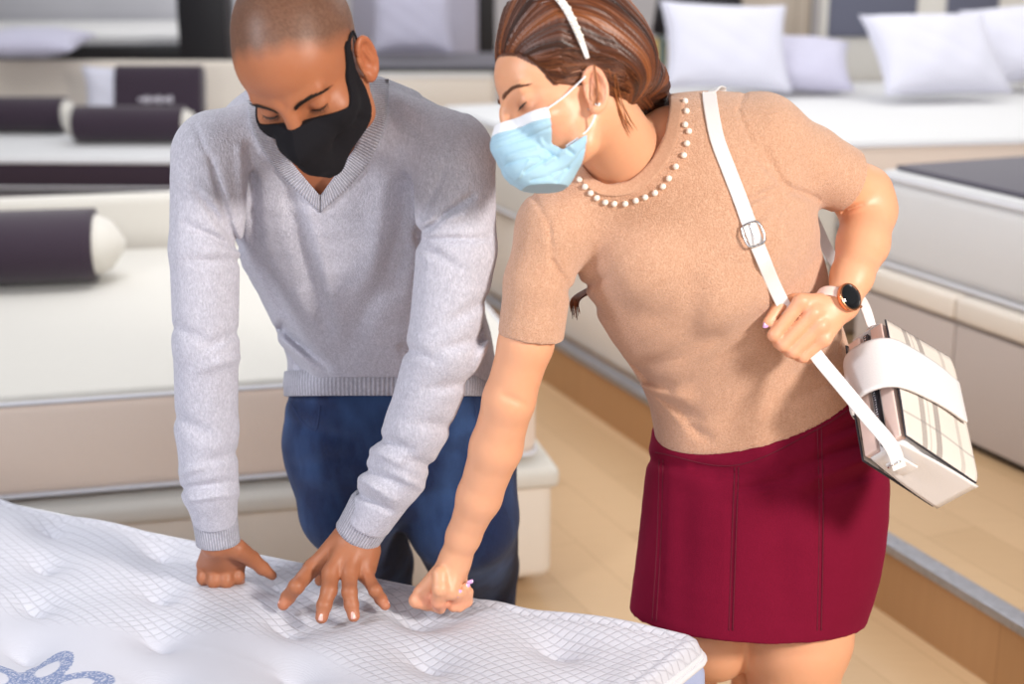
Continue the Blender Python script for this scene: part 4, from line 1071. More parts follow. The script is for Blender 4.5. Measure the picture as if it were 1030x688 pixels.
# lower body (under the jeans)
hipC = A(398, 428, 2.43)
KL = np.array([-.255, 2.44, .50]); KR = np.array([-.075, 2.43, .50]); AL = np.array([-.27, 2.56, .09]); AR = np.array([-.06, 2.55, .09])
HL = A(345, 440, 2.43); HR = A(458, 438, 2.43)
def m_core(P): return m_torso(P, -.019)
mb = [G(lambda P: MH.f(P), [MH.c], .15),
      G(lambda P: cone(P, MH.wld((0, -.030, -.01)), A(333, 128, 2.06), .058, .064), [MH.c, A(333, 128, 2.06)], .08),
      G(m_core, m_torso.C, .2), G(lambda P: m_trap(P, -.010), [A(219, 147, 2.0), A(452, 150, 2.0), A(318, 88, 1.96)], .06),
      G(lambda P: chain(P, LA[:-1] + [(W2, .035)], -.016), [p for p, r in LA] + [W2], .06), G(lambda P: chain(P, RA[:-1] + [(W1, .036)], -.016), [p for p, r in RA] + [W1], .06),
      G(hand_big, hb_, .03), G(hand_left, hl_, .035),
      G(lambda P: smin(smin(cone(P, HL, KL, .075, .045), cone(P, KL, AL, .045, .032), .01), ell(P, hipC, (.15, .10, .12)), .03), [hipC, HL, AL, KL], .14),
      G(lambda P: smin(cone(P, HR, KR, .075, .045), cone(P, KR, AR, .045, .032), .01), [HR, AR, KR], .09)]
SKM = np.array(srgb(168, 108, 76))
def m_color(V):
    c = np.repeat(SKM[None], len(V), 0); q = MH.loc(V)
    near = np.linalg.norm(q, axis=1) < .2
    # cropped hair: darker, speckled, above the hairline
    hl = q[:, 2] - (.098 - 9 * np.clip(np.abs(q[:, 0]) - .02, 0, 1) ** 2 * 1.6) ; front = q[:, 1] > .03
    hz = np.where(front, q[:, 2] - (.094 - 14 * np.clip(np.abs(q[:, 0]) - .03, 0, 1) ** 2), np.where(q[:, 1] > -.0, q[:, 2] - .030, q[:, 2] + .02))
    line = q[:, 2] - (.016 + .78 * np.clip(q[:, 1], -.1, .1)) - np.where(q[:, 1] > .045, np.clip(q[:, 1] - .045, 0, 1) * .5, 0) + .004 * np.cos(q[:, 0] * 70) * (q[:, 1] > .05)
    line = np.where(q[:, 1] < -.01, q[:, 2] + .02, line)
    w = np.clip((line + .003 * np.sin(q[:, 0] * 260)) / .035, 0, 1) * near * (np.linalg.norm(q - [0, -.01, .04], axis=1) < .13)
    ear = (np.abs(q[:, 0]) > .0775) & (q[:, 2] < .04) & (q[:, 1] > -.04); w = np.where(ear, 0, w)
    hair = np.array(srgb(92, 70, 58)); sp = rng.random(len(V)) * .7 + .62
    c = c * (1 - w[:, None] * .82) + hair * (w * .82)[:, None] * sp[:, None]
    red = near & (np.abs(q[:, 0]) > .076) & (q[:, 2] < .04) & (q[:, 1] > -.04)
    c[red] *= [1.04, .92, .87]
    # knuckles and fingertips a little darker / pinker
    for p in pp + mc:
        g = np.exp(-(np.linalg.norm(V - p - U_ * .008, axis=1) / .009) ** 2)[:, None]; c = c * (1 - g * np.array([.22, .28, .30]))
    for p in tp:
        g = np.exp(-(np.linalg.norm(V - p, axis=1) / .011) ** 2)[:, None]; c = c * (1 - g * .5) + np.array(srgb(214, 140, 112)) * g * .5
    return np.clip(c, 0, 1)
FEET_M = np.array([-.165, 2.5, 0])
man = root('person', FEET_M, 'man in heather grey v-neck sweater, jeans and black face mask leaning onto the mattress', 'person')
body_f = union(mb, .018)
def body_m(P):
    d = body_f(P); return d
body_m.lo, body_m.hi = body_f.lo, body_f.hi
mbody = sdf_obj('body', body_m, .0023, M['skin_man'], man, color=m_color)
sweater = sdf_obj('sweater', m_sweater, .003, M['sweater'], man)
collar_in = [(369.5, 80), (369, 100), (367.5, 120), (356, 150), (340, 174), (322.5, 197)]
collar_out = [(391, 79), (390, 102), (387, 126), (373, 160), (352, 187), (322.5, 214)]
strip('collar', m_sweater_raw, collar_in, collar_out, 60, 6, .0035, .006, M['rib_collar'], sweater)
collar_in = [(267, 100), (272, 126), (282, 148), (299, 170), (322, 197)]
collar_out = [(248, 100), (253, 128), (264, 152), (284, 178), (322, 214)]
strip('collar', m_sweater_raw, collar_in, collar_out, 60, 6, .0035, .006, M['rib_collar'], sweater)
def cuff(c0, c1, r0, r1, ax, mat, parent, name='cuff', n=12, sq=.8):
    c0, c1 = np.asarray(c0), np.asarray(c1); T = nrm(c1 - c0); Aa = nrm(ax - (ax @ T) * T); B = np.cross(T, Aa)
    prof = [(0, .002), (.0, 1), (.12, 1.05), (.5, 1.03), (.9, 1.03), (1., 1.05), (1.02, .97), (.98, .9), (.6, .88), (.0, .88), (.0, .002)]
    C = np.array([c0 + (c1 - c0) * u for u, s_ in prof]); r = np.array([(r0 + (r1 - r0) * u) * s_ for u, s_ in prof])
    V, Fc, UV = ring_mesh(C, Aa[None] * r[:, None], B[None] * (r * sq)[:, None], 96, cap=False)
    return mesh_obj(name, V, Fc, mat, parent, True, UV)
cuff(A(214.5, 510, WD2 - .025), A(219.3, 545, WD2 - .002), .0345, .0330, R_, M['rib_cuff'], sweater)
cuff(A(378, 508, WD1 - .03), A(359.8, 538, WD1 - .002), .0385, .0360, nrm(R_ * .85 - U_ * .4), M['rib_cuff'], sweater)
# ribbed waistband
def band(name, st, h_dir, hgt, mat, parent, fr=(1.0, 1.02, .99)):
    c, a, b = st; X = R_; Y = nrm(np.cross(h_dir, X)); prof = [(0, .97), (0, 1), (.5, 1.01), (.97, 1.0), (1, .985), (1, .9), (.3, .93), (.0, .95)]
    C = np.array([c + h_dir * hgt * u for u, s_ in prof]); 
    V, Fc, UV = ring_mesh(C, X[None] * np.array([a * s_ for u, s_ in prof])[:, None], Y[None] * np.array([b * s_ for u, s_ in prof])[:, None], 200, cap=False, closed=True)
    return mesh_obj(name, V, Fc, mat, parent, True, UV)
band('waistband', (A(391, 374, 2.39), .1765, .133), nrm(-U_ * .97 - F_ * .05), .042, M['rib_waist'], sweater)
# jeans
jf = [(290, 400, 330, 410, 6, .004), (295, 425, 360, 445, 7, .005), (300, 470, 370, 455, 7, .004), (292, 490, 350, 500, 8, .003), (520, 405, 470, 420, 5, .006), (522, 420, 455, 440, 5, -.005), (520, 436, 460, 452, 5, .005), (455, 455, 520, 470, 6, .004), (402, 450, 430, 480, 6, .005), (400, 455, 380, 500, 5, .004), (415, 500, 470, 490, 7, .003), (404, 400, 404, 455, 2, .002), (378, 402, 380, 450, 2, .0015)]
jh = Loft([(A(391, 365, 2.39), .166, .116, R_), (A(391, 385, 2.40), .172, .122, R_), (A(398, 420, 2.42), .192, .128, R_), (A(402, 452, 2.44), .198, .125, R_), (A(402, 474, 2.45), .17, .10, R_)], 10)
JM = [G(lambda P: jh(P), jh.C, .2),
      G(lambda P: chain(P, [(A(346, 450, 2.44), .098), (A(352, 510, 2.45), .088), (KL, .068), (np.array([-.265, 2.53, .2]), .058), (AL, .054)]), [A(346, 440, 2.44), KL, AL], .11),
      G(lambda P: chain(P, [(A(461, 450, 2.44), .099), (A(465, 520, 2.45), .098), (KR + R_ * .005, .082), (np.array([-.065, 2.52, .2]), .060), (AR, .054)]), [A(460, 440, 2.44), KR, AR], .11)]
jraw = union(JM, .02)
def jeans_f(P):
    d = jraw(P); near = np.abs(d) < .02
    if near.any(): d[near] += sfold(P[near], jf, 2.42)
    d = np.maximum(d, .085 - P[:, 2]); d = np.maximum(d, plane(P, A(391, 376, 2.40), U_))
    return d
jeans_f.lo, jeans_f.hi = jraw.lo, jraw.hi
jeans = sdf_obj('jeans', jeans_f, .004, M['denim'], man)
for pts in ([(404, 404), (403, 430), (401, 452)], [(292, 404), (305, 425), (318, 432), (322, 408)], [(515, 404), (498, 430), (482, 434), (478, 408)]):
    a = catmull([(x, y, 0) for x, y in pts], 16)[:, :2]; p = march(jeans_f, a[:, 0], a[:, 1], 2.0, 2.7)
    tube('stitching', p - F_ * .0005, .0012, M['denim_seam'], jeans, 6, samples=24)
for AK in (AL, AR): shoe(man, (AK[0] + (AK[0] + .165) * .2, AK[1] - .17, 0), (AK[0], AK[1] + .05, 0), M['shoe_black'], M['shoe_sole'])
# face: brows, lashes, mask, chain
brows(MH, MH.face, (1, -1), M['brow'], mbody, [(.012, .0195), (.024, .0245), (.038, .0265), (.052, .0215)], .0060, 300, .0085)
lashes(MH, (1, -1), M['lash'], mbody)
mk_poly = [(.15, -.002), (.110, -.002), (.092, -.008), (.070, -.018), (.045, -.006), (.028, .012), (.018, .034), (.008, .036), (.009, -.010), (.014, -.045), (.030, -.080), (.058, -.112), (.09, -.128), (.15, -.12)]
def mask_m(P):
    q = MH.loc(P); m = q.copy(); m[:, 0] = np.abs(m[:, 0])
    d = MH.skull(q)
    d = smin(d, cone(m, (.048, .000, -.040), (.038, .022, -.070), .017, .016), .02)
    d = smin(d, cone(m, (.038, .022, -.070), (.004, .076, -.096), .018, .014), .03)
    d = smin(d, ell(m, (.040, .058, -.024), (.026, .026, .022)), .02)
    d = smin(d, cone(q, (0, .098, -.005), (0, .116, -.034), .008, .0085), .022)
    d = smin(d, cone(q, (0, .116, -.034), (0, .104, -.066), .012, .012), .025)
    d = smin(d, ell(m, (.014, .098, -.034), (.020, .018, .016)), .015)
    d = smin(d, cone(q, (0, .104, -.066), (0, .084, -.100), .012, .010), .025)
    d = d - .0042
    d -= .0012 * np.exp(-(m[:, 0] / .0018) ** 2)
    d += .002 * np.exp(-((m[:, 1] - .055 - .5 * (m[:, 2] + .05)) / .004) ** 2) * np.exp(-((m[:, 2] + .06) / .02) ** 2)
    s_ = d
    return np.maximum(s_, poly2(m[:, 1], m[:, 2], mk_poly))
fm = G(mask_m, [MH.c], .17); mask_m.lo, mask_m.hi = fm.lo, fm.hi
mask = sdf_obj('face_mask', mask_m, .0013, M['black_cloth'], man)
def head_surf(H, pts, off, skull=True):
    """push local points out of the head onto its surface"""
    q = np.array(pts, float); fn = H.skull if skull else H.face
    for _ in range(12):
        e = 1e-4; d = fn(q); g = np.stack([(fn(q + np.eye(3)[i] * e) - d) / e for i in range(3)], 1); g /= np.linalg.norm(g, axis=1)[:, None] + 1e-9
        q = q - g * (d - off)[:, None]
    return H.wlds(q), g @ H.M.T
for sx in (1, -1):
    loc = catmull([(.066 * sx, .024, .000), (.072 * sx, .014, .016), (.080 * sx, .002, .030), (.086 * sx, -.012, .028)], 20)
    W_, N_ = head_surf(MH, loc, .002); Tn = np.gradient(W_, axis=0); Tn /= np.linalg.norm(Tn, axis=1)[:, None]; Aw = np.cross(Tn, N_)
    ww = np.linspace(.0065, .0028, 20)[:, None]
    V, Fc, UV = ring_mesh(W_, Aw * ww, N_ * .0012, 10); mesh_obj('ear_strap', V, Fc, M['black_cloth'], mask, True)
    loc = catmull([(.058 * sx, .012, -.048), (.070 * sx, -.002, -.040), (.080 * sx, -.018, -.030), (.088 * sx, -.024, -.018), (.088 * sx, -.022, .008), (.084 * sx, -.014, .028)], 26)
    W_, N_ = head_surf(MH, loc, .0025); Tn = np.gradient(W_, axis=0); Tn /= np.linalg.norm(Tn, axis=1)[:, None]; Aw = np.cross(Tn, N_)
    V, Fc, UV = ring_mesh(W_, Aw * .0026, N_ * .0012, 8); mesh_obj('ear_strap', V, Fc, M['black_cloth'], mask, True)
# thin gold chain
cp = catmull([(363, 82, 0), (367, 92, 0), (368, 106, 0), (366, 122, 0)], 26)[:, :2]
cpw = march(body_m, cp[:, 0], cp[:, 1], 1.6, 2.4)
V, Fc = [], []
bm = bmesh.new()
for i in range(len(cpw) - 1):
    for t_ in (0, .5):
        p = cpw[i] * (1 - t_) + cpw[i + 1] * t_ - F_ * .002
        r_ = bmesh.ops.create_icosphere(bm, subdivisions=1, radius=.0013)
        for v in r_['verts']: v.co = Vector(np.array(v.co) * [1, 1, 1.3] + p)
chain_o = bmobj('chain_links', bm, M['gold'], None, True, base=cpw[12])
chain_o.name = 'necklace'; tag(chain_o, 'thin gold chain round the neck of the man in the grey sweater', 'necklace')
# nails
def tipnail(i, dr, w, l):
    a = nrm(tp[i] - dp_[i]); o = nrm(dr); nail(tp[i] + o * .0098 - a * .001, a, o, w, l, M['nail'], mbody)
tipnail(1, -F_ + U_ * .2, .0125, .0125); tipnail(2, -F_ + U_ * .2, .012, .012)
nail(tp[0] + nrm(-F_ * .3 + U_ * .6 - R_ * .5) * .0090, nrm(tp[0] - dp_[0]), nrm(-F_ * .3 + U_ * .6 - R_ * .6), .010, .009, M['nail'], mbody)
nail(tp[3] + nrm(U_ * .8 + R_ * .6) * .0077, nrm(tp[3] - dp_[3]), nrm(U_ * .8 + R_ * .6), .009, .008, M['nail'], mbody)
for p, r_, d_ in [(atz(332, 604, MZ)[:2], .064, .015), (atz(330, 648, MZ)[:2], .05, -.006), (atz(232, 570, MZ)[:2], .05, .010), (atz(443, 606, MZ)[:2], .06, .018)]: HANDS.append((p, r_, d_))
# ---------------------------------------------------------------- the woman
ph = math.radians(75)
sl, cl = math.sin(math.radians(21)), math.cos(math.radians(21))
f = math.sin(ph) * (-cl * R_ - sl * U_) - math.cos(ph) * F_
upw = -sl * R_ + cl * U_
WH = Head(at(576, 99, 1.83), f, upw, .95, True)
def S2(px, py, xl):
    """head-local (y, z) of the point seen at a pixel, lying xl to the near side of the face"""
    sgn = 1 if (WH.M[:, 0] @ F_) < 0 else -1
    o = C_; v = F_ + (px - 515) / FPX * R_ - (py - 344) / FPX * U_
    n = WH.M[:, 0] * sgn; t = ((WH.c + n * xl * WH.sc - o) @ n) / (v @ n); q = WH.loc((o + v * t)[None])[0]
    return q[1], q[2]
WS = 1 if (WH.M[:, 0] @ F_) < 0 else -1
TW = nrm(R_ * .94 + U_ * .33)
w_torso = Loft([(A(764, 425, 2.22), .166, .118, TW), (A(752, 375, 2.19), .160, .112, TW), (A(735, 330, 2.14), .160, .112, TW), (A(712, 275, 2.07), .172, .122, TW),
                (A(696, 228, 2.03), .176, .120, TW), (A(680, 185, 2.0), .165, .100, TW), (A(668, 155, 1.98), .125, .07, TW), (A(664, 140, 1.98), .08, .05, TW)], 20)
WRA = [(A(556, 232, 1.97), .050), (A(541, 285, 1.98), .0475), (A(533, 345, 2.0), .047)]
WLA = [(A(768, 140, 1.99), .056), (A(812, 163, 2.03), .053), (A(858, 186, 2.075), .048)]
def w_yoke(P, o=0.):
    d = cone(P, A(640, 165, 1.98), A(560, 225, 1.97), .055 + o, .050 + o)
    d = smin(d, cone(P, A(675, 142, 1.99), A(764, 136, 1.99), .058 + o, .058 + o), .03)
    return smin(d, ell(P, A(716, 285, 1.985), (.075 + o, .060 + o, .065 + o)), .05)
def w_bust(P, o=0.):
    return smin(ell(P, A(655, 262, 1.965), (.065 + o, .055 + o, .06 + o)), ell(P, A(745, 240, 1.97), (.065 + o, .055 + o, .06 + o)), .04)
WM = [G(lambda P: w_torso(P), w_torso.C, .19), G(lambda P: w_yoke(P), [A(560, 225, 1.97), A(764, 136, 1.99), A(716, 285, 1.98)], .09), G(lambda P: w_bust(P), [A(655, 262, 1.965), A(745, 240, 1.97)], .08),
      G(lambda P: chain(P, WRA), [p for p, r in WRA], .055), G(lambda P: chain(P, WLA), [p for p, r in WLA], .06)]
def w_top_raw(P):
    d = np.full(len(P), .3)
    for g in WM:
        m = np.nonzero(((P > g.lo - .05) & (P < g.hi + .05)).all(1))[0]
        if len(m): d[m] = smin(d[m], g.f(P[m]), .026)
    return d
w_folds = [(573, 294, 612, 278, 4, .005), (576, 297, 618, 318, 5, .004), (630, 372, 672, 392, 6, .008), (633, 384, 690, 402, 6, -.005), (642, 402, 700, 420, 7, .008), (655, 415, 712, 440, 6, .008), (650, 428, 690, 448, 5, -.006), (640, 372, 720, 340, 8, .006),
           (700, 385, 760, 320, 12, .005), (788, 188, 745, 205, 4, .006), (790, 190, 768, 150, 4, .004), (789, 188, 822, 200, 4, .005), (788, 192, 742, 240, 6, .005), (790, 196, 760, 270, 7, .004), (742, 110, 762, 160, 2.2, .0022), (762, 160, 788, 188, 2.2, .003), (751, 88, 742, 112, 2.2, .002),
           (533, 192, 552, 225, 2.2, .0025), (552, 225, 556, 262, 2.2, .0025), (556, 262, 573, 290, 2.5, .004), (845, 350, 800, 380, 7, .004), (850, 375, 790, 405, 8, .004), (840, 300, 815, 345, 6, .004), (700, 290, 690, 360, 14, .004), (828, 245, 800, 290, 8, .003)]
w_neck = [(583, 160), (590, 175), (610, 186), (634, 181), (655, 161), (669, 134), (673.5, 106), (672, 80), (600, 60), (575, 110)]
wcL = (A(536, 340, 1.99), nrm(A(533, 345, 2.0) - A(541, 285, 1.98))); wcR = (A(851, 181, 2.065), nrm(A(858, 186, 2.075) - A(812, 163, 2.03) + R_ * .015))
hemn = nrm(R_ * .29 - U_ * .90 + F_ * .44)
def w_top(P):
    d = w_top_raw(P); near = np.abs(d) < .03
    if near.any(): d[near] += np.clip(1.4 * sfold(P[near], w_folds, 2.13), -.008, .0075)
    x, y, zc = toscreen(P)
    v = sprism(P, w_neck); v = np.maximum(v, zc - 2.04); d = smax(d, -v, .003)
    wl = (np.linalg.norm(P - wcL[0], axis=1) < .10) & (x < 572); wr = (np.linalg.norm(P - wcR[0], axis=1) < .09) & (x > 815)
    d = np.where(wl, np.maximum(d, plane(P, *wcL)), d); d = np.where(wr, np.maximum(d, plane(P, *wcR)), d)
    return np.where(P[:, 2] < 1.12, np.maximum(d, plane(P, A(763, 408, 2.215), hemn)), d)
w_top.lo = np.min([g.lo for g in WM], 0); w_top.hi = np.max([g.hi for g in WM], 0)
# --- gripping hand (her left)
sd = min(((march(w_top_raw, [803], [338], 1.6, 2.4) - C_) @ F_)[0], ((march(w_top_raw, [786], [302], 1.6, 2.4) - C_) @ F_)[0] + .028)
HZ = sd - .040
wr_ = A(847, 306, HZ + .012)
mcs = [A(806, 303, HZ - .014), A(818, 315, HZ - .016), A(825, 328, HZ - .014), A(829, 341, HZ - .009)]
pps = [A(779, 337, HZ - .008), A(788, 347, HZ - .008), A(798, 354, HZ - .006), A(808, 359, HZ - .002)]
dps = [A(784, 345, HZ + .016), A(794, 353, HZ + .017), A(804, 358, HZ + .018), A(813, 360, HZ + .018)]
tps = [A(798, 334, HZ + .024), A(806, 342, HZ + .025), A(814, 348, HZ + .025), A(821, 352, HZ + .024)]
def hand_grip(P):
    d = fingers(P, [((mcs[i], pps[i], dps[i], tps[i]), [(.0102, .0092, .0085, .0075), (.0104, .0093, .0085, .0076), (.0100, .0090, .0082, .0073), (.0090, .0080, .0074, .0066)][i]) for i in range(4)], .0016)
    for i in range(4): d = smin(d, cone(P, wr_, mcs[i], .0175, .0105), .007)
    d = smin(d, ell(P, A(826, 322, HZ + .006), (.026, .016, .022)), .01)
    t = (A(826, 306, HZ + .012), A(800, 304, HZ + .014), A(784, 308, HZ + .006), A(773, 324, HZ - .001))
    return smin(d, finger(P, t, (.014, .0118, .0098, .0078)), .0035)
# --- fist pressing the quilt (her right)
wq = A(458, 563, 2.155)
def hand_fist(P):
    k1 = atz(424, 596, .668); k2 = atz(436, 600, .672)
    d = smin(cone(P, wq, k1, .0195, .0125), cone(P, wq, atz(452, 594, .680), .0195, .0155), .012)
    d = smin(d, cone(P, wq, atz(464, 584, .685), .019, .010), .010)
    d = smin(d, finger(P, (k1, atz(419, 604, .656), atz(430, 609, .648)), (.0125, .0112, .009)), .002)
    d = smin(d, finger(P, (atz(430, 597, .667), atz(428, 606, .652), atz(438, 610, .645)), (.012, .0105, .009)), .0015)
    d = smin(d, finger(P, (atz(443, 578, .705), atz(443, 592, .688), atz(441, 605, .662), atz(443, 612, .645)), (.0135, .0122, .0112, .009)), .005)
    d = smin(d, finger(P, (atz(450, 606, .655), atz(456, 606, .655), atz(461, 597, .676)), (.009, .0088, .0078)), .0012)
    d = smin(d, finger(P, (atz(456, 610, .650), atz(464, 606, .655), atz(469, 591, .684)), (.009, .0088, .0076)), .0012)
    d = smin(d, finger(P, (atz(462, 611, .648), atz(470, 605, .655), atz(472, 595, .675)), (.008, .008, .007)), .0012)
    return d
wra = [(A(552, 235, 1.97), .042), (A(541, 290, 1.985), .0385), (A(529, 345, 2.0), .038), (A(512, 402, 2.03), .0365), (A(499, 450, 2.07), .0375), (A(482, 500, 2.11), .0325), (A(466, 540, 2.14), .025), (wq, .0210)]
wla = [(A(776, 142, 2.0), .038), (A(815, 166, 2.035), .041), (A(868, 196, 2.10), .0425), (A(874, 212, 2.10), .040), (A(868, 245, 2.06), .037), (A(857, 278, 2.01), .029), (wr_, .0225)]
def chain2(P, ch, k=.012):
    d = cone(P, ch[0][0], ch[1][0], ch[0][1], ch[1][1])
    for (a, ra), (b, rb) in zip(ch[1:-1], ch[2:]): d = smin(d, cone(P, a, b, ra, rb), k)
    return d
KWL = np.array([.335, 2.34, .36]); KWR = np.array([.460, 2.33, .36]); AWL = np.array([.33, 2.42, .075]); AWR = np.array([.47, 2.40, .075])
w_leg1 = [(A(725, 540, 2.29), .088), (A(716, 640, 2.32), .070), (KWL, .054), (KWL * .6 + AWL * .4 + [0, .02, 0], .049), (AWL, .032)]
w_leg2 = [(A(812, 540, 2.26), .092), (A(803, 640, 2.28), .084), (A(797, 690, 2.30), .070), (KWR, .055), (KWR * .6 + AWR * .4 + [0, .02, 0], .050), (AWR, .032)]
def w_foot(P): return smin(cone(P, AWL, AWL + [-.02, -.15, -.04], .030, .022), cone(P, AWR, AWR + [.0, -.15, -.04], .030, .022), .0)
wb = [G(lambda P: WH.f(P), [WH.c], .15),
      G(lambda P: cone(P, WH.wld((0, -.022, -.02)), A(634, 165, 1.98), .050, .055), [WH.c, A(634, 165, 1.98)], .08),
      G(lambda P: w_torso(P, -.020), w_torso.C, .19), G(lambda P: w_yoke(P, -.008), [A(560, 225, 1.97), A(764, 136, 1.99), A(716, 285, 1.98)], .09),
      G(lambda P: chain2(P, wra), [p for p, r in wra], .05), G(lambda P: chain2(P, wla), [p for p, r in wla], .05),
      G(lambda P: chain2(P, w_leg1, .02), [p for p, r in w_leg1], .1), G(lambda P: chain2(P, w_leg2, .02), [p for p, r in w_leg2], .1), G(w_foot, [AWL, AWR + [0, -.16, -.05], AWL + [-.02, -.16, -.05]], .04),
      G(lambda P: ell(P, A(766, 475, 2.25), (.165, .11, .12)), [A(766, 475, 2.25)], .17),
      G(hand_grip, [wr_, *mcs, *pps, *tps, A(773, 324, HZ)], .03), G(hand_fist, [wq, atz(419, 606, .65), atz(472, 604, .65)], .03)]
wbf = union(wb, .014)
def w_body(P):
    d = wbf(P); m = np.abs(d) < .03
    if m.any(): d[m] += sfold(P[m], [(508, 398, 530, 408, 4, .003), (848, 213, 868, 205, 2.2, .005)], 2.3)
    return d
w_body.lo, w_body.hi = wbf.lo, wbf.hi
SKW = np.array(srgb(226, 168, 132))
def w_color(V):
    c = np.repeat(SKW[None], len(V), 0); q = WH.loc(V); a = np.abs(q[:, 0])
    def blob(p, r, col, amt):
        nonlocal c
        g = np.exp(-(np.linalg.norm(V - p, axis=1) / r) ** 2)[:, None] * amt; c = c * (1 - g) + np.array(col) * g
    pink = np.array(srgb(232, 150, 128))
    for sx in (1, -1):
        blob(WH.wld((.048 * sx, .062, -.025)), .026, pink, .45); blob(WH.wld((.086 * sx, -.015, .01)), .03, pink, .35)
        # eye shadow and darker lids
        g = np.exp(-((q[:, 0] - .033 * sx) / .017) ** 2 - ((q[:, 2] - .008) / .009) ** 2) * (q[:, 1] > .06); c = c * (1 - g[:, None] * np.array([.30, .38, .40]))
    for p in pps + mcs: blob(p, .011, pink, .35)
    for p in (atz(424, 602, .66), atz(436, 606, .66), atz(458, 604, .66), atz(468, 600, .66), atz(441, 606, .66)): blob(p, .014, pink, .5)
    m = (WH.skull(q) < .006) & (q[:, 2] > -.05) & (poly2(q[:, 1], q[:, 2], hair_poly) < .004) & (np.abs(q[:, 2]) < .2)
    c[m] = np.array(srgb(96, 56, 36))
    return np.clip(c, 0, 1)
hair_poly = [(.14, .116), (.094, .110), (.084, .092), (.068, .072), (.052, .047), (.040, .018), (.028, .016), (.020, .026), (.004, .032), (-.018, .026), (-.030, .006), (-.040, -.022), (-.060, -.045), (-.2, -.06), (-.2, .25), (.15, .25)]
FEET_W = np.array([.40, 2.40, 0])
woman = root('person', FEET_W, 'woman in tan short-sleeved top and burgundy skirt wearing a blue mask, gripping her bag strap', 'person')
wbody = sdf_obj('body', w_body, .0023, M['skin_woman'], woman, color=w_color)
top = sdf_obj('knit_top', w_top, .003, M['top'], woman)
n_in = [(586, 166), (597, 179), (612, 185.5), (634, 181), (655, 161), (668, 136), (673.5, 108), (673, 98)]
n_out = [(578, 172), (590, 188), (609, 197), (638, 194), (664, 173), (680, 142), (686.5, 110), (687, 98)]
strip('neckband', w_top_raw, n_in, n_out, 60, 6, .0022, .0055, M['rib_neck'], top)
pl = [(352, 518), (368, 539), (384, 557), (402, 571), (426, 584), (452, 588), (484, 588), (514, 579), (541, 569), (569, 557), (592, 538), (609, 515), (629, 481), (652, 448), (661, 414), (667, 379), (656, 360), (660, 321)]
pl = [(460 + x / 2.865, y / 2.865) for x, y in pl] + [(689, 102)]
pw = march(w_top, [x for x, y in pl], [y for x, y in pl], 1.5, 2.4)
for p in pw:
    bm = bmesh.new(); bmesh.ops.create_uvsphere(bm, u_segments=20, v_segments=12, radius=.0043)
    for v in bm.verts: v.co = Vector(np.array(v.co) + p - F_ * .0028)
    bmobj('pearl', bm, M['pearl'], top, True)
# skirt
ST = nrm(R_ * .955 + U_ * .29)
sk = Loft([(A(764, 405, 2.22), .163, .115, ST), (A(767, 440, 2.23), .178, .125, nrm(R_ + U_ * .2)), (A(771, 480, 2.24), .192, .134, nrm(R_ + U_ * .1)), (A(765, 550, 2.27), .196, .138, R_), (A(750, 620, 2.29), .188, .140, R_), (A(746, 655, 2.30), .186, .14, R_)], 18)
sk_f = [(700, 468, 760, 480, 6, .005), (655, 462, 720, 478, 6, .005), (880, 440, 800, 470, 5, .006), (888, 455, 805, 488, 5, -.005), (890, 470, 815, 500, 6, .005), (875, 420, 830, 440, 5, .005), (668, 470, 664, 610, 3, .002), (736, 505, 733, 634, 3, .002), (824, 440, 823, 634, 3, .002), (690, 500, 688, 620, 12, .003), (780, 500, 790, 620, 14, .003), (745, 492, 800, 480, 4, .004)]
hem2 = nrm(-U_ * .98 + F_ * .13 - R_ * .03)
def skirt_f(P):
    d = sk(P); m = np.abs(d) < .02
    if m.any(): d[m] += 1.5 * sfold(P[m], sk_f, 2.3)
    d = np.maximum(d, plane(P, A(748, 618, 2.29), hem2)); return np.maximum(d, plane(P, A(764, 404, 2.22), -hemn))
skirt_f.lo = sk.C.min(0) - .22; skirt_f.hi = sk.C.max(0) + .22
skirt = sdf_obj('skirt', skirt_f, .0034, M['suede'], woman)
for pts in ([(663, 462), (661, 540), (656, 624)], [(667, 462), (665, 540), (660, 625)], [(739, 470), (736, 550), (733, 634)], [(743, 470), (740, 550), (737, 634)], [(822, 425), (824, 520), (822, 634)], [(826, 424), (828, 520), (826, 634)], [(659, 455), (740, 468), (822, 432), (868, 402)]):
    a = catmull([(x, y, 0) for x, y in pts], 30)[:, :2]; p = march(skirt_f, a[:, 0], a[:, 1], 1.8, 2.6)
    tube('stitching', p - F_ * .0003, .0009, M['suede_seam'], skirt, 6, samples=50)
for AK, dx in ((AWL, -.02), (AWR, 0.)): shoe(woman, (AK[0] + dx, AK[1] - .175, 0), (AK[0], AK[1] + .04, 0), M['shoe_nude'], M['shoe_sole'])
# face
brows(WH, WH.face, (1, -1), M['brow_w'], wbody, [(.010, .0275), (.024, .0310), (.040, .0320), (.055, .0265)], .0040, 260, .008)
lashes(WH, (1, -1), M['lash'], wbody, 24)
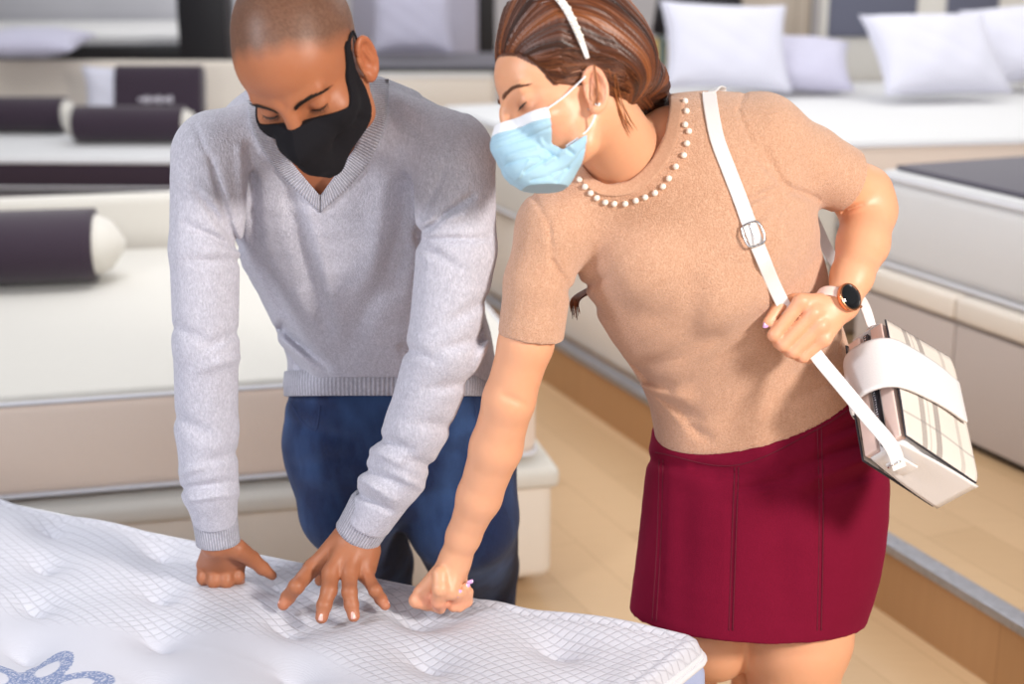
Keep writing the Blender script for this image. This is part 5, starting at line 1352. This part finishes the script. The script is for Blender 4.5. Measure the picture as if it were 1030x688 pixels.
# surgical mask
scr = [(499, 127), (547, 111), (552, 126), (557, 142), (568, 149), (589, 136), (588.5, 162), (582, 182)]
side_pts = [S2(x, y, xl) for (x, y), xl in zip(scr, (.0, .052, .054, .056, .058, .062, .062, .055))]
wm_poly = [(.16, side_pts[0][1] + .006), (.125, side_pts[0][1] + .002)] + side_pts[1:] + [S2(530, 188, .01), (.16, S2(530, 188, .01)[1] - .012)]
WMP = wm_poly
def seg2(x, y, x0, y0, x1, y1):
    dx, dy = x1 - x0, y1 - y0; t = np.clip(((x - x0) * dx + (y - y0) * dy) / (dx * dx + dy * dy), 0, 1); return np.hypot(x - x0 - t * dx, y - y0 - t * dy)
CREASES = []
for a_, b_, c_, d_, w_, m_ in ((502, 139, 551, 124, .0012, .0012), (502, 135, 550, 119, .0012, .0010), (504, 146, 553, 131, .0016, .0018), (514, 162, 543, 158, .0024, .0030), (512, 156, 540, 148, .0028, -.0022), (528, 172, 548, 160, .0022, .0030), (524, 176, 534, 160, .0022, -.0020),
                       (545, 150, 560, 158, .0022, .0032), (541, 143, 552, 154, .0026, -.0022), (556, 146, 574, 156, .0022, .0030), (548, 165, 570, 150, .0026, -.0026), (552, 176, 572, 168, .0020, .0022), (560, 182, 584, 150, .0028, .0026), (536, 180, 556, 176, .0018, .0018), (566, 172, 588, 142, .0022, -.0020), (550, 128, 556, 145, .0020, .0020)):
    (y0_, z0_), (y1_, z1_) = S2(a_, b_, .035), S2(c_, d_, .045); CREASES.append((y0_, z0_, y1_, z1_, w_, m_))
def mask_w(P):
    q = WH.loc(P); qr = q; q = q.copy(); q[:, 2] = np.where(q[:, 2] < 0, q[:, 2] * 1.10, q[:, 2]); m = q.copy(); m[:, 0] = np.abs(m[:, 0])
    d = WH.skull(q)
    d = smin(d, cone(m, (.046, .000, -.045), (.040, .022, -.074), .016, .015), .02)
    d = smin(d, cone(m, (.040, .022, -.076), (.006, .074, -.100), .015, .019), .03)
    d = smin(d, ell(m, (.040, .058, -.024), (.024, .026, .022)), .02)
    d = smin(d, cone(q, (0, .098, -.002), (0, .112, -.034), .009, .012), .025)
    d = smin(d, cone(m, (0.006, .106, -.036), (.008, .098, -.070), .014, .018), .025)
    d = smin(d, cone(m, (.008, .098, -.070), (.008, .080, -.102), .018, .017), .025)
    d = d - .0065
    # pleats and crumples
    for (x0, y0, x1, y1, w, amp) in CREASES:
        d += amp * np.exp(-(np.abs(seg2(m[:, 1], qr[:, 2], x0, y0, x1, y1)) / w) ** 2)
    s_ = d
    return np.maximum(s_, poly2(m[:, 1], qr[:, 2], wm_poly))
fm = G(mask_w, [WH.c], .17); mask_w.lo, mask_w.hi = fm.lo, fm.hi
wmask = sdf_obj('face_mask', mask_w, .0013, M['mask_blue'], woman)
def mask_band(P):
    q = WH.loc(P); z0 = np.interp(q[:, 1], [side_pts[1][0], .13], [side_pts[1][1], side_pts[0][1] + .003])
    base = mask_w(P) - .0007; return np.maximum(base, (z0 - .0145) - q[:, 2])
mask_band.lo, mask_band.hi = fm.lo, fm.hi
sdf_obj('nose_band', mask_band, .0013, M['mask_white'], wmask)
for (a_, b_, c_) in (((548, 112), (568, 97), (589, 77)), ((569, 148), (592, 130), (603, 104))):
    p = march(w_body, [a_[0], b_[0], c_[0]], [a_[1], b_[1], c_[1]], 1.4, 2.2)
    t0 = p[0] - F_ * .008; t1 = p[1] - F_ * .003; t2 = p[2] - F_ * .002
    tube('ear_loop', [t0, t1, t2], .0012, M['mask_white'], wmask, 8, samples=20)
e_ = WH.wld((.079 * WS, -.012, -.026))
for px, py in ((592, 110), (599.5, 105)):
    p = march(w_body, [px], [py], 1.4, 2.2)[0]; bm = bmesh.new(); bmesh.ops.create_icosphere(bm, subdivisions=2, radius=.0019)
    for v in bm.verts: v.co = Vector(np.array(v.co) + p - F_ * .001)
    bmobj('earring', bm, M['chrome'], wbody, True)
# ---- hair
def hair_fall(P):
    a = WH.wld((0, -.085, .01)); 
    d = cone(P, WH.wld((.010 * WS, -.070, .03)), A(646, 84, 1.99), .058, .034); d = smin(d, cone(P, A(646, 84, 1.99), A(658, 116, 2.10), .034, .030), .02)
    return smin(d, cone(P, A(658, 116, 2.10), A(640, 250, 2.20), .030, .035), .03)
def hair_base(P):
    q = WH.loc(P); m = q.copy(); m[:, 0] = np.abs(m[:, 0])
    pr = poly2(m[:, 1], m[:, 2], hair_poly) * WH.sc
    d = WH.skull(q) * WH.sc - np.clip(.0015 + np.clip(-pr, 0, 1) * .42, 0, .014 + .014 * np.clip((q[:, 2] - .03) / .08, 0, 1))
    d = smax(d, pr, .003)
    d = smin(d, hair_fall(P), .025)
    d = smax(d, -ell(m, (.090, .004, -.014), (.030, .022, .036)) * WH.sc, .006)
    return d
AX = nrm(np.array([0, -.17, -.11])); PO = np.array([0, .09, .045])
def flow(q):
    r = q - PO; r = r - (r @ AX)[:, None] * AX; e2 = np.cross(AX, [1., 0, 0]); return np.arctan2(r[:, 0], -(r @ nrm(e2)))
def hair_f(P):
    d = hair_base(P); m = np.abs(d) < .012
    if m.any():
        q = WH.loc(P[m]); a = flow(q); s = (q - PO) @ AX
        d[m] += .0006 * np.sin(a * 37 + 2 * np.sin(s * 30)) + .0006 * np.sin(a * 83 + 3 * np.sin(s * 22 + 1)) + .0005 * np.sin(a * 171)
    return d
hg = G(hair_base, [WH.c, A(646, 84, 1.99), A(640, 250, 2.2)], .13); hair_f.lo, hair_f.hi = hg.lo, hg.hi
HC = [np.array(srgb(*c)) for c in ((46, 24, 15), (86, 45, 26), (130, 73, 39), (180, 114, 64))]
def hcol(t):
    t = np.clip(t, 0, 1) * 2.999; i = t.astype(int); w = (t - i)[:, None]; H_ = np.array(HC); return H_[i] * (1 - w) + H_[np.minimum(i + 1, 3)] * w
def h_color(V):
    q = WH.loc(V); a = flow(q); return hcol(.32 + .25 * np.sin(a * 37) * .6 + .2 * np.sin(a * 13 + 1) + .1 * np.sin(a * 171))
hair = sdf_obj('hair', hair_f, .0017, M['hair'], woman, color=h_color)
# individual strands lying on the hair surface
def project(P, f, off, it=6):
    for _ in range(it):
        d = f(P); e = 2e-4; g = np.stack([(f(P + np.eye(3)[i] * e) - d) / e for i in range(3)], 1); g /= np.linalg.norm(g, axis=1)[:, None] + 1e-9
        P = P - g * np.clip(d - off, -.02, .02)[:, None]
    return P
NS, NP = 3200, 22
az = rng.uniform(-1.9, 1.9, NS); st0 = rng.beta(1, 2.2, NS) * .10
pts = np.zeros((NS, NP, 3)); e2 = nrm(np.cross(AX, [1., 0, 0])); 
endA = A(646, 84, 1.99); 
for k in range(NP):
    u = k / (NP - 1)
    s = st0 + (.235 - st0) * u
    rad = .115 * np.sin(np.clip((s + .02) / .24, 0, 1) * math.pi) ** .6 + .01
    q = PO + s[:, None] * AX + rad[:, None] * (np.sin(az)[:, None] * np.array([1., 0, 0]) - np.cos(az)[:, None] * e2)
    w = WH.wlds(q)
    if u > .62:
        t = (u - .62) / .38; tgt = A(655, 108, 2.03) + (R_ * (np.sin(az * 2.1) * .022)[:, None] + U_ * (np.cos(az * 1.7) * .016)[:, None]); w = w * (1 - t ** 1.5) + tgt * t ** 1.5
    pts[:, k] = w
flat = pts.reshape(-1, 3)
offs = np.repeat(rng.uniform(.0002, .0022, NS), NP)
flat = project(flat, hair_base, offs); pts = flat.reshape(NS, NP, 3)
# keep strands clear of the face and ear
ql = WH.loc(flat); mm = ql.copy(); mm[:, 0] = np.abs(mm[:, 0])
inside = (poly2(mm[:, 1], mm[:, 2], hair_poly) < .003).reshape(NS, NP) | (ql[:, 1] < -.04).reshape(NS, NP)
V = []; Fc = []; CL = []
col = hcol(np.clip(rng.normal(.42, .22, NS), 0, 1)); b0 = 0
for i in range(NS):
    ok = np.nonzero(inside[i])[0]
    if len(ok) < 6: continue
    k0 = ok[0]; C = pts[i, k0:]
    if len(C) < 6: continue
    # smooth
    for _ in range(2): C[1:-1] = .25 * C[:-2] + .5 * C[1:-1] + .25 * C[2:]
    T, A_, B_ = frames(C, np.array([.3, .2, 1.])); r = .00034 * (1 - .8 * np.abs(np.linspace(-1, 1, len(C))) ** 4) * rng.uniform(.7, 1.4)
    v = C[:, None] + (A_[:, None] * np.cos([0, 2.1, 4.2])[None, :, None] + B_[:, None] * np.sin([0, 2.1, 4.2])[None, :, None]) * r[:, None, None]
    V.append(v.reshape(-1, 3)); n_ = len(C); ii = np.arange(n_ - 1)[:, None] * 3 + b0
    for j in range(3): Fc.append(np.hstack([ii + j, ii + (j + 1) % 3, ii + 3 + (j + 1) % 3, ii + 3 + j]))
    CL.append(np.repeat(col[i][None], n_ * 3, 0)); b0 += n_ * 3
o = mesh_obj('strands', np.vstack(V), np.vstack(Fc), M['hair'], hair, True)
a = o.data.color_attributes.new('tint', 'FLOAT_COLOR', 'POINT'); cc = np.vstack(CL); a.data.foreach_set('color', np.hstack([cc, np.ones((len(cc), 1))]).astype(np.float32).ravel()); o['kind'] = 'stuff'
# loose locks: over the ear, down the neck, and the tip seen below the arm
for pts_, r in ([[(598, 66, -.006), (600, 84, -.007), (600.5, 102, -.006), (597, 116, -.004)], .0005], [[(612, 70, -.01), (618, 95, -.006), (624, 115, -.004), (633, 134, -.003)], .0006], [[(618, 75, -.01), (622, 100, -.006), (630, 120, -.004), (636, 130, -.003)], .0005]):
    pm = march(lambda P: np.minimum(w_body(P), hair_base(P)), [x for x, y, z in pts_], [y for x, y, z in pts_], 1.4, 2.3)
    for k in range(8):
        jit = rng.normal(0, .0022, 3); t = tube('lock', [p + F_ * z * .25 + jit * (.4 + .4 * i) for i, (p, (x, y, z)) in enumerate(zip(pm, pts_))], [r * .7, r, r, r * .2], M['hair'], hair, 6, samples=26)
        a = t.data.color_attributes.new('tint', 'FLOAT_COLOR', 'POINT'); cc = np.repeat([[*HC[2 if k % 2 else 3], 1.]], len(t.data.vertices), 0); a.data.foreach_set('color', cc.astype(np.float32).ravel())
for k in range(10):
    x = 576 + k * .9; t = tube('lock', [A(640, 250, 2.20), A(600 + k, 285, 2.16), A(x, 300, 2.12), A(x - 2 + (k % 3), 314 + (k * 7) % 9, 2.11)], [.004, .003, .0018, .0004], M['hair'], hair, 6, samples=24)
    a = t.data.color_attributes.new('tint', 'FLOAT_COLOR', 'POINT'); cc = np.repeat([[*HC[1 if k % 2 else 2], 1.]], len(t.data.vertices), 0); a.data.foreach_set('color', cc.astype(np.float32).ravel())
# headband
hbp_ = [(.084 * WS, -.008, .030), (.086 * WS, -.006, .060), (.074 * WS, -.002, .100), (.04 * WS, .002, .14), (0, .004, .15), (-.04 * WS, .002, .14), (-.074 * WS, -.002, .10), (-.086 * WS, -.006, .06), (-.084 * WS, -.008, .03)]
hw_ = WH.wlds(catmull(hbp_, 60)); hw_ = project(hw_, hair_base, .0022)
for _ in range(40): hw_[1:-1] = .25 * hw_[:-2] + .5 * hw_[1:-1] + .25 * hw_[2:]
hw_ = project(hw_, hair_base, .0035, 10)
for _ in range(4): hw_[1:-1] = .25 * hw_[:-2] + .5 * hw_[1:-1] + .25 * hw_[2:]
e = 2e-4; d0 = hair_base(hw_); Nn = np.stack([(hair_base(hw_ + np.eye(3)[i] * e) - d0) / e for i in range(3)], 1); Nn /= np.linalg.norm(Nn, axis=1)[:, None]
Tn = np.gradient(hw_, axis=0); Tn /= np.linalg.norm(Tn, axis=1)[:, None]; Aw = np.cross(Tn, Nn); ww = np.interp(np.linspace(-1, 1, 60), [-1, -.55, 0, .55, 1], [.0030, .0050, .0075, .0050, .0030])
V, Fc, UV = ring_mesh(hw_, Aw * ww[:, None], Nn * .0022, 12)
hbo = mesh_obj('headband', V, Fc, M['headband'], None, True, UV, base=hw_[30]); tag(hbo, 'slim white headband with pearl beads in the woman\'s auburn hair', 'headband')
for k in range(6, 54):
    for s_ in (-.4, .4):
        bm = bmesh.new(); bmesh.ops.create_icosphere(bm, subdivisions=2, radius=.0030)
        for v in bm.verts: v.co = Vector(np.array(v.co) + hw_[k] + Nn[k] * .0030 + Aw[k] * ww[k] * s_ * (1.2 if k % 2 else .6))
        bmobj('bead', bm, M['pearl'], hbo, True)
# nails
def nl(pt, axis, out, w, l): nail(pt, axis, out, w, l, M['lilac_nail'], wbody)
tn = A(773, 324, HZ - .001); nl(tn - F_ * .0035 - R_ * .0062 - U_ * .0015, nrm(-U_ * .9 - R_ * .25), -F_ * .6 - R_ * .8, .010, .0135)
nl(atz(461.5, 596, .676) - F_ * .0095 + R_ * .001, nrm(U_ * .9 + R_ * .35), -F_ * .85 + R_ * .2, .0095, .0125)
nl(atz(469.5, 590, .684) - F_ * .0090 + R_ * .002, nrm(U_ * .9 + R_ * .3), -F_ * .8 + R_ * .3, .009, .012)
nl(atz(471.5, 583.5, .692) - F_ * .0065 + R_ * .002, nrm(U_ * .3 + R_ * .9), -F_ * .6 + U_ * .6, .007, .010)
# ---- watch
Tf = nrm(wr_ - A(857, 278, 2.01)); wn = nrm(-F_ * .78 + R_ * .50 + U_ * .22); wn = nrm(wn - (wn @ Tf) * Tf); wa = np.cross(Tf, wn)
wc = A(839, 306, HZ + .010) - Tf * .002
watch = root('wristwatch', wc, 'round black-faced watch with rose gold case on the woman\'s left wrist', 'watch')
def disc(name, c, n_, prof, mat, parent, seg=48):
    a = nrm(np.cross(n_, [.1, .2, .97])); b = np.cross(n_, a)
    C = np.array([c + n_ * h for r, h in prof]); V, Fc, UV = ring_mesh(C, a[None] * np.array([r for r, h in prof])[:, None], b[None] * np.array([r for r, h in prof])[:, None], seg)
    return mesh_obj(name, V, Fc, mat, parent, True)
wf = wc + wn * .0300
case = disc('case', wf, wn, [(.0165, -.008), (.0195, -.006), (.0205, 0), (.0200, .002), (.0186, .0028), (.0178, .0022)], M['rose_gold'], watch)
disc('watch_face', wf, wn, [(.0172, -.001), (.0181, .0018), (.0172, .0030), (.010, .0034)], M['black_glass'], watch)
tube('crown', [wf + wa * -.019 , wf + wa * -.0235], .0022, M['rose_gold'], watch, 12, samples=4)
th_ = np.linspace(0, 2 * np.pi, 48, endpoint=False)
Cb = np.array([wc + (wn * math.cos(t) * .0255 + wa * math.sin(t) * .0275) for t in th_]); Nb = np.array([nrm(wn * math.cos(t) + wa * math.sin(t)) for t in th_])
V, Fc, UV = ring_mesh(Cb, np.repeat(Tf[None] * .0088, 48, 0), Nb * .0014, 12, cap=False, closed=True); mesh_obj('watch_strap', V, Fc, M['blush_leather'], watch, True)
# ---- handbag
sc_ = 1.97 / FPX
def dv(px, py, z): return R_ * px * sc_ - U_ * py * sc_ + F_ * z
def bag_axes():
    z0 = 2.035; x = np.array([-.15, .065, .042])
    def vec(x):
        a1 = at(911, 444, z0 + x[0]); h1 = at(984, 489, z0 + x[0] + x[1]); t1 = at(943, 513, z0 + x[0] + x[1] + x[2])
        return a1 - at(889, 318, z0), h1 - a1, t1 - h1
    return vec(x)
bw, bh, bt = bag_axes()
Lw, Lh, Lt = np.linalg.norm(bw), np.linalg.norm(bh), np.linalg.norm(bt)
X = nrm(bw); Y = nrm(bh - (bh @ X) * X); Z = np.cross(X, Y); Z = Z if Z @ bt > 0 else -Z
BO = A(889, 318, 2.035)                                       # corner at the opening, far end, outer face
BM_ = np.stack([X, Y, Z], 1)
def bp(u, v, w): return BO + X * u * Lw + Y * v * Lh + Z * w * Lt
bag = root('handbag', bp(.5, 1, .5), 'white leather and beige plaid shoulder bag hanging at the woman\'s hip', 'bag')
# plaid: local u,v in metres through UV
s = NB('beige_plaid'); uv = s.coord('UV'); sep = s.add('ShaderNodeSeparateXYZ'); s.l(uv, sep.inputs[0])
def stripes(ax, centers):
    tot = None
    for c_, w_, a_ in centers:
        d_ = s.math('ABSOLUTE', s.math('SUBTRACT', sep.outputs[ax], c_)); k_ = s.math('MULTIPLY', s.math('LESS_THAN', d_, w_), a_); tot = k_ if tot is None else s.math('ADD', tot, k_)
    return tot
s1 = stripes(0, [(.80, .010, .9), (.30, .012, .5), (.52, .010, .5)]); s2 = stripes(1, [(.26, .035, .9), (.345, .010, .5), (.46, .04, 1.), (.80, .03, .5)])
k = s.mix(s.math('MULTIPLY', s2, .8), srgb(208, 196, 186), srgb(112, 98, 94)); k = s.mix(s.math('MULTIPLY', s1, .5), k, srgb(96, 88, 88)); 
nn = s.noise(s.coord(), 900, 2); k = s.mix(s.math('MULTIPLY', nn, .3), k, srgb(240, 236, 230)); s.color(k); s.val('Roughness', .85); s.bump(nn, .0004, .8); M['plaid'] = s.m
def prof_box(name, u0, u1, v0, v1, w0, w1, mat, parent, bev=.004):
    c = bp((u0 + u1) / 2, (v0 + v1) / 2, (w0 + w1) / 2); return box(name, c, ((u1 - u0) * Lw, (v1 - v0) * Lh, (w1 - w0) * Lt), mat, parent, BM_, bev, 3)
prof_box('shell', .02, .98, .03, .985, .06, .94, M['white_leather'], bag, .010)
def grid_panel(name, fn, mat, parent, n=24, th=.0016, uvm=None):
    V = []; 
    for i in range(n + 1):
        for j in range(n + 1): V.append(fn(i / n, j / n))
    V = np.array(V); e1 = fn(1, 0) - fn(0, 0); e2_ = fn(0, 1) - fn(0, 0); nn_ = nrm(np.cross(e1, e2_)); Fc = []; UV = []
    m_ = n + 1; N = m_ * m_; VV = np.vstack([V, V + nn_ * th])
    for i in range(n):
        for j in range(n):
            ids = [i * m_ + j, (i + 1) * m_ + j, (i + 1) * m_ + j + 1, i * m_ + j + 1]; uv_ = [(i / n, j / n), ((i + 1) / n, j / n), ((i + 1) / n, (j + 1) / n), (i / n, (j + 1) / n)]
            Fc.append(ids); UV += uv_; Fc.append([x + N for x in ids][::-1]); UV += uv_[::-1]
    ed = [(i, 0) for i in range(n)] + [(n, j) for j in range(n)] + [(n - i, n) for i in range(n)] + [(0, n - j) for j in range(n)]
    for k_ in range(len(ed)):
        a_, b_ = ed[k_], ed[(k_ + 1) % len(ed)]; ia, ib = a_[0] * m_ + a_[1], b_[0] * m_ + b_[1]
        Fc.append([ia, N + ia, N + ib, ib]); UV += [(a_[0] / n, a_[1] / n)] * 4
    return mesh_obj(name, VV, Fc, mat, parent, True, UV)
def face_pt(u, v, w):
    """outer face: bowed slightly, narrower at the opening, round lower corners"""
    us = .04 * (1 - v) ; uu = us + u * (1 - 2 * us); cu = abs(2 * u - 1); cvx = 1 - .05 * max(0, (cu - .8) / .2) ** 2
    bow = .10 * math.sin(math.pi * u) * math.sin(math.pi * min(1, v + .1)); 
    return bp(uu, v * cvx, (-.02 - bow) if w == 0 else (1.02 + bow))
for w_ in (0, 1):
    pn = grid_panel('plaid_panel', (lambda u, v, w_=w_: face_pt(u, v, w_)), M['plaid'], bag, th=(.0016 if w_ == 0 else -.0016))
    loop = [face_pt(i / 14, 0, w_) for i in range(14)] + [face_pt(1, i / 14, w_) for i in range(14)] + [face_pt(1 - i / 14, 1, w_) for i in range(14)] + [face_pt(0, 1 - i / 14, w_) for i in range(14)]
    C = np.array(loop); Tn = np.roll(C, -1, 0) - np.roll(C, 1, 0); Tn /= np.linalg.norm(Tn, axis=1)[:, None]; A_ = np.cross(Tn, Z); A_ /= np.linalg.norm(A_, axis=1)[:, None]
    V, Fc, UV = ring_mesh(C, A_ * .0016, np.repeat(Z[None] * .0016, len(C), 0), 8, cap=False, closed=True); mesh_obj('edge_piping', V, Fc, M['dark_piping'], pn, True)
for u_ in (0, 1):    # gussets at the two ends
    def gp(a, b, u_=u_):
        pinch = .16 * (1 - b) ** 2; return bp((-.01 if u_ == 0 else 1.012) + (.035 * (1 - b) * (1 if u_ == 0 else -1)), b, .0 + pinch + a * (1 - 2 * pinch))
    grid_panel('gusset', gp, M['white_leather'], bag, n=14, th=(.002 if u_ == 0 else -.002))
# opening: two cream facings and a zip between
prof_box('facing', .05, .95, -.02, .06, .06, .36, M['blush_leather'], bag, .002); prof_box('facing', .05, .95, -.02, .06, .64, .94, M['blush_leather'], bag, .002)
zp = prof_box('zip', .06, .94, -.012, .05, .44, .56, M['dark_piping'], bag, .001)
bm = bmesh.new()
for k_ in range(46): box_bm(bm, bp(.08 + k_ * .0185, -.018, .5), (.0018, .0016, .0036), BM_, .0003, 1)
bmobj('zip_teeth', bm, M['chrome'], zp)
tube('zip_pull', [bp(.80, -.03, .5), bp(.84, -.09, .42), bp(.88, -.10, .30)], .0016, M['chrome'], zp, 8)
# flap band: from the back, arching over the opening and down the outer face
path = [(.75, 1.12), (.35, 1.14), (.02, 1.10), (-.14, .86), (-.19, .5), (-.14, .10), (.0, -.14), (.25, -.20), (.6, -.20), (.93, -.12)]
c2 = catmull([(v, w, 0) for v, w in path], 40)[:, :2]
def flap_pt(a, b):
    i = a * 39; k_ = int(min(38, i)); t = i - k_; v, w = c2[k_] * (1 - t) + c2[k_ + 1] * t; return bp(.24 + b * (.37 - .06 * max(0, v)), v, w)
V = []; 
fl = grid_panel('flap', flap_pt, M['white_leather'], bag, n=36, th=.0001)
md = fl.modifiers.new('thick', 'SOLIDIFY'); md.thickness = .0028
for b_ in (0, 1): tube('edge_piping', [flap_pt(i / 30, b_) for i in range(31)], .0014, M['dark_piping'], fl, 8, samples=60)
# ring fittings
for u_ in (0, 1):
    c = bp(-.05 if u_ == 0 else 1.04, .12, .5); a_, b_ = nrm(X * .6 - Y * .8), Z
    C = np.array([c + a_ * .0085 * math.cos(t) + b_ * .010 * math.sin(t) for t in np.linspace(0, 2 * np.pi, 24, endpoint=False)]); Tn = np.roll(C, -1, 0) - np.roll(C, 1, 0); Tn /= np.linalg.norm(Tn, axis=1)[:, None]; nn_ = np.cross(a_, b_)
    V, Fc, UV = ring_mesh(C, np.cross(Tn, nn_) * .0014, np.repeat(nn_[None] * .0014, 24, 0), 8, cap=False, closed=True); mesh_obj('ring', V, Fc, M['chrome'], bag, True)
    prof_box('strap_tab', (-.03 if u_ == 0 else 1.012), (-.012 if u_ == 0 else 1.03), .10, .34, .32, .68, M['white_leather'], bag, .001)
# strap: a flat band
def ribbon(name, C, wd, Nrm, th, mat, parent, n=80):
    C = catmull(C, n); T = np.gradient(C, axis=0); T /= np.linalg.norm(T, axis=1)[:, None]; N_ = catmull(Nrm, n) if len(Nrm) > 1 else np.repeat([Nrm[0]], n, 0)
    W = np.cross(T, N_); W /= np.linalg.norm(W, axis=1)[:, None]; N2_ = np.cross(W, T)
    V = np.concatenate([np.stack([c + w * wd / 2 * a + q * th / 2 * b for a, b in ((-1, -.6), (-.9, -1), (.9, -1), (1, -.6), (1, .6), (.9, 1), (-.9, 1), (-1, .6))]) for c, w, q in zip(C, W, N2_)])
    Fc = [tuple(i * 8 + np.array([j, (j + 1) % 8, 8 + (j + 1) % 8, 8 + j])) for i in range(n - 1) for j in range(8)] + [tuple(range(8)), tuple(range((n - 1) * 8, n * 8))[::-1]]
    return mesh_obj(name, V, [tuple(int(x) for x in f_) for f_ in Fc], mat, parent, False)
sp = [(713, 94), (715, 110), (721, 140), (733, 172), (745, 203), (757, 236), (768, 263), (777, 285)]
ws = march(w_top_raw, [x for x, y in sp], [y for x, y in sp], 1.5, 2.4) - F_ * .0035
front = [*ws, A(790, 310, HZ), A(806, 336, HZ), *[A(824 + 72 * t_, 361 + 87 * t_, (HZ - .003) * (1 - t_) + t_ * (((bp(1.06, .12, .5) - C_) @ F_) - .008)) for t_ in (0, .33, .66, 1.)], bp(1.06, .16, .48) - F_ * .002]
ribbon('strap', front, .0195, [-F_], .003, M['white_leather'], bag, 110)
back = [ws[0], A(722, 90, 2.01), A(738, 106, 2.08), A(775, 150, 2.17), A(810, 204, 2.22), A(836, 258, 2.18), A(866, 301, 2.09), bp(-.06, .12, .5)]
ribbon('strap', back, .0185, [-U_ * .9 - F_ * .4, -F_ - R_ * .3 + U_, -F_ + R_ * .7], .003, M['white_leather'], bag, 90)
# strap buckle
bc = march(w_top_raw, [757], [236], 1.5, 2.4)[0] - F_ * .0065; bx_ = nrm(R_ * .93 + U_ * .36); by_ = np.cross(bx_, F_)
C = np.array([bc + bx_ * .0135 * np.sign(math.cos(t)) * abs(math.cos(t)) ** .6 + by_ * .0165 * np.sign(math.sin(t)) * abs(math.sin(t)) ** .6 for t in np.linspace(0, 2 * np.pi, 40, endpoint=False)])
Tn = np.roll(C, -1, 0) - np.roll(C, 1, 0); Tn /= np.linalg.norm(Tn, axis=1)[:, None]; V, Fc, UV = ring_mesh(C, np.cross(Tn, F_) * .0017, np.repeat(F_[None] * .0016, 40, 0), 8, cap=False, closed=True)
bk = mesh_obj('buckle', V, Fc, M['chrome'], bag, True); tube('buckle_pin', [bc - by_ * .016 - F_ * .001, bc + by_ * .015 - F_ * .001], .0011, M['chrome'], bk, 8)
# ---------------------------------------------------------------- camera and light
build_mattress()
sc = bpy.context.scene
cam = bpy.data.cameras.new('camera'); co = bpy.data.objects.new('camera', cam); link(co); sc.camera = co
co.location = C_.tolist(); co.rotation_euler = (math.pi / 2 - PITCH, 0, 0)
cam.sensor_width = 36; cam.lens = FPX / 1030 * 36; cam.clip_start = .05; cam.clip_end = 60
cam.dof.use_dof = True; cam.dof.focus_distance = 2.05; cam.dof.aperture_fstop = 2.8
w = bpy.data.worlds.new('world'); sc.world = w; w.use_nodes = True
w.node_tree.nodes['Background'].inputs[0].default_value = (.93, .95, 1, 1); w.node_tree.nodes['Background'].inputs[1].default_value = .27
def area(name, loc, tgt, size, power, col, spread=180):
    l = bpy.data.lights.new(name, 'AREA'); l.shape = 'RECTANGLE'; l.size, l.size_y = size; l.energy = power; l.color = col; l.spread = math.radians(spread)
    o = bpy.data.objects.new(name, l); link(o); o.location = loc
    o.rotation_euler = (Vector(tgt) - Vector(loc)).to_track_quat('-Z', 'Y').to_euler(); return o
area('key_lamp', (2.1, -.1, 2.35), (.1, 2.1, 1.0), (.45, .45), 140, (1, .94, .86))
area('left_lamp', (-2.2, .5, 2.3), (-.2, 2.1, .9), (.5, .5), 50, (.90, .94, 1))
area('overhead_fill', (-1.5, 6.5, 3.3), (-1.5, 6.5, 0), (5, 5), 110, (.96, .97, 1))  # unseen fill light above the left rows of beds, no fixture modelled
area('overhead_fill', (2.6, 6.2, 3.3), (2.6, 6.2, 0), (3, 4), 95, (1, .98, .95))  # unseen fill light above the platform beds, no fixture modelled
area('overhead_fill', (-.7, 3.9, 3.3), (-.3, 4.2, 0), (1.6, 1.6), 55, (.98, .98, 1))  # added fill to brighten the right bed's side and the ivory mattress
area('overhead_fill', (0, 10.8, 3.3), (0, 11.6, .6), (7, 2), 150, (1, .98, .96))  # added fill to lift the back wall
area('front_fill', (-.5, -1.6, 2.3), (0, 2, .8), (3, 1), 55, (1, .98, .96))  # added fill from behind the camera, brightens surfaces facing it
vs_ = sc.view_settings; vs_.view_transform = 'Standard'; vs_.look = 'None'; vs_.gamma = 1; vs_.use_curve_mapping = False; vs_.exposure = -0.30
sc.cycles.use_denoising = True; sc.cycles.max_bounces = 6
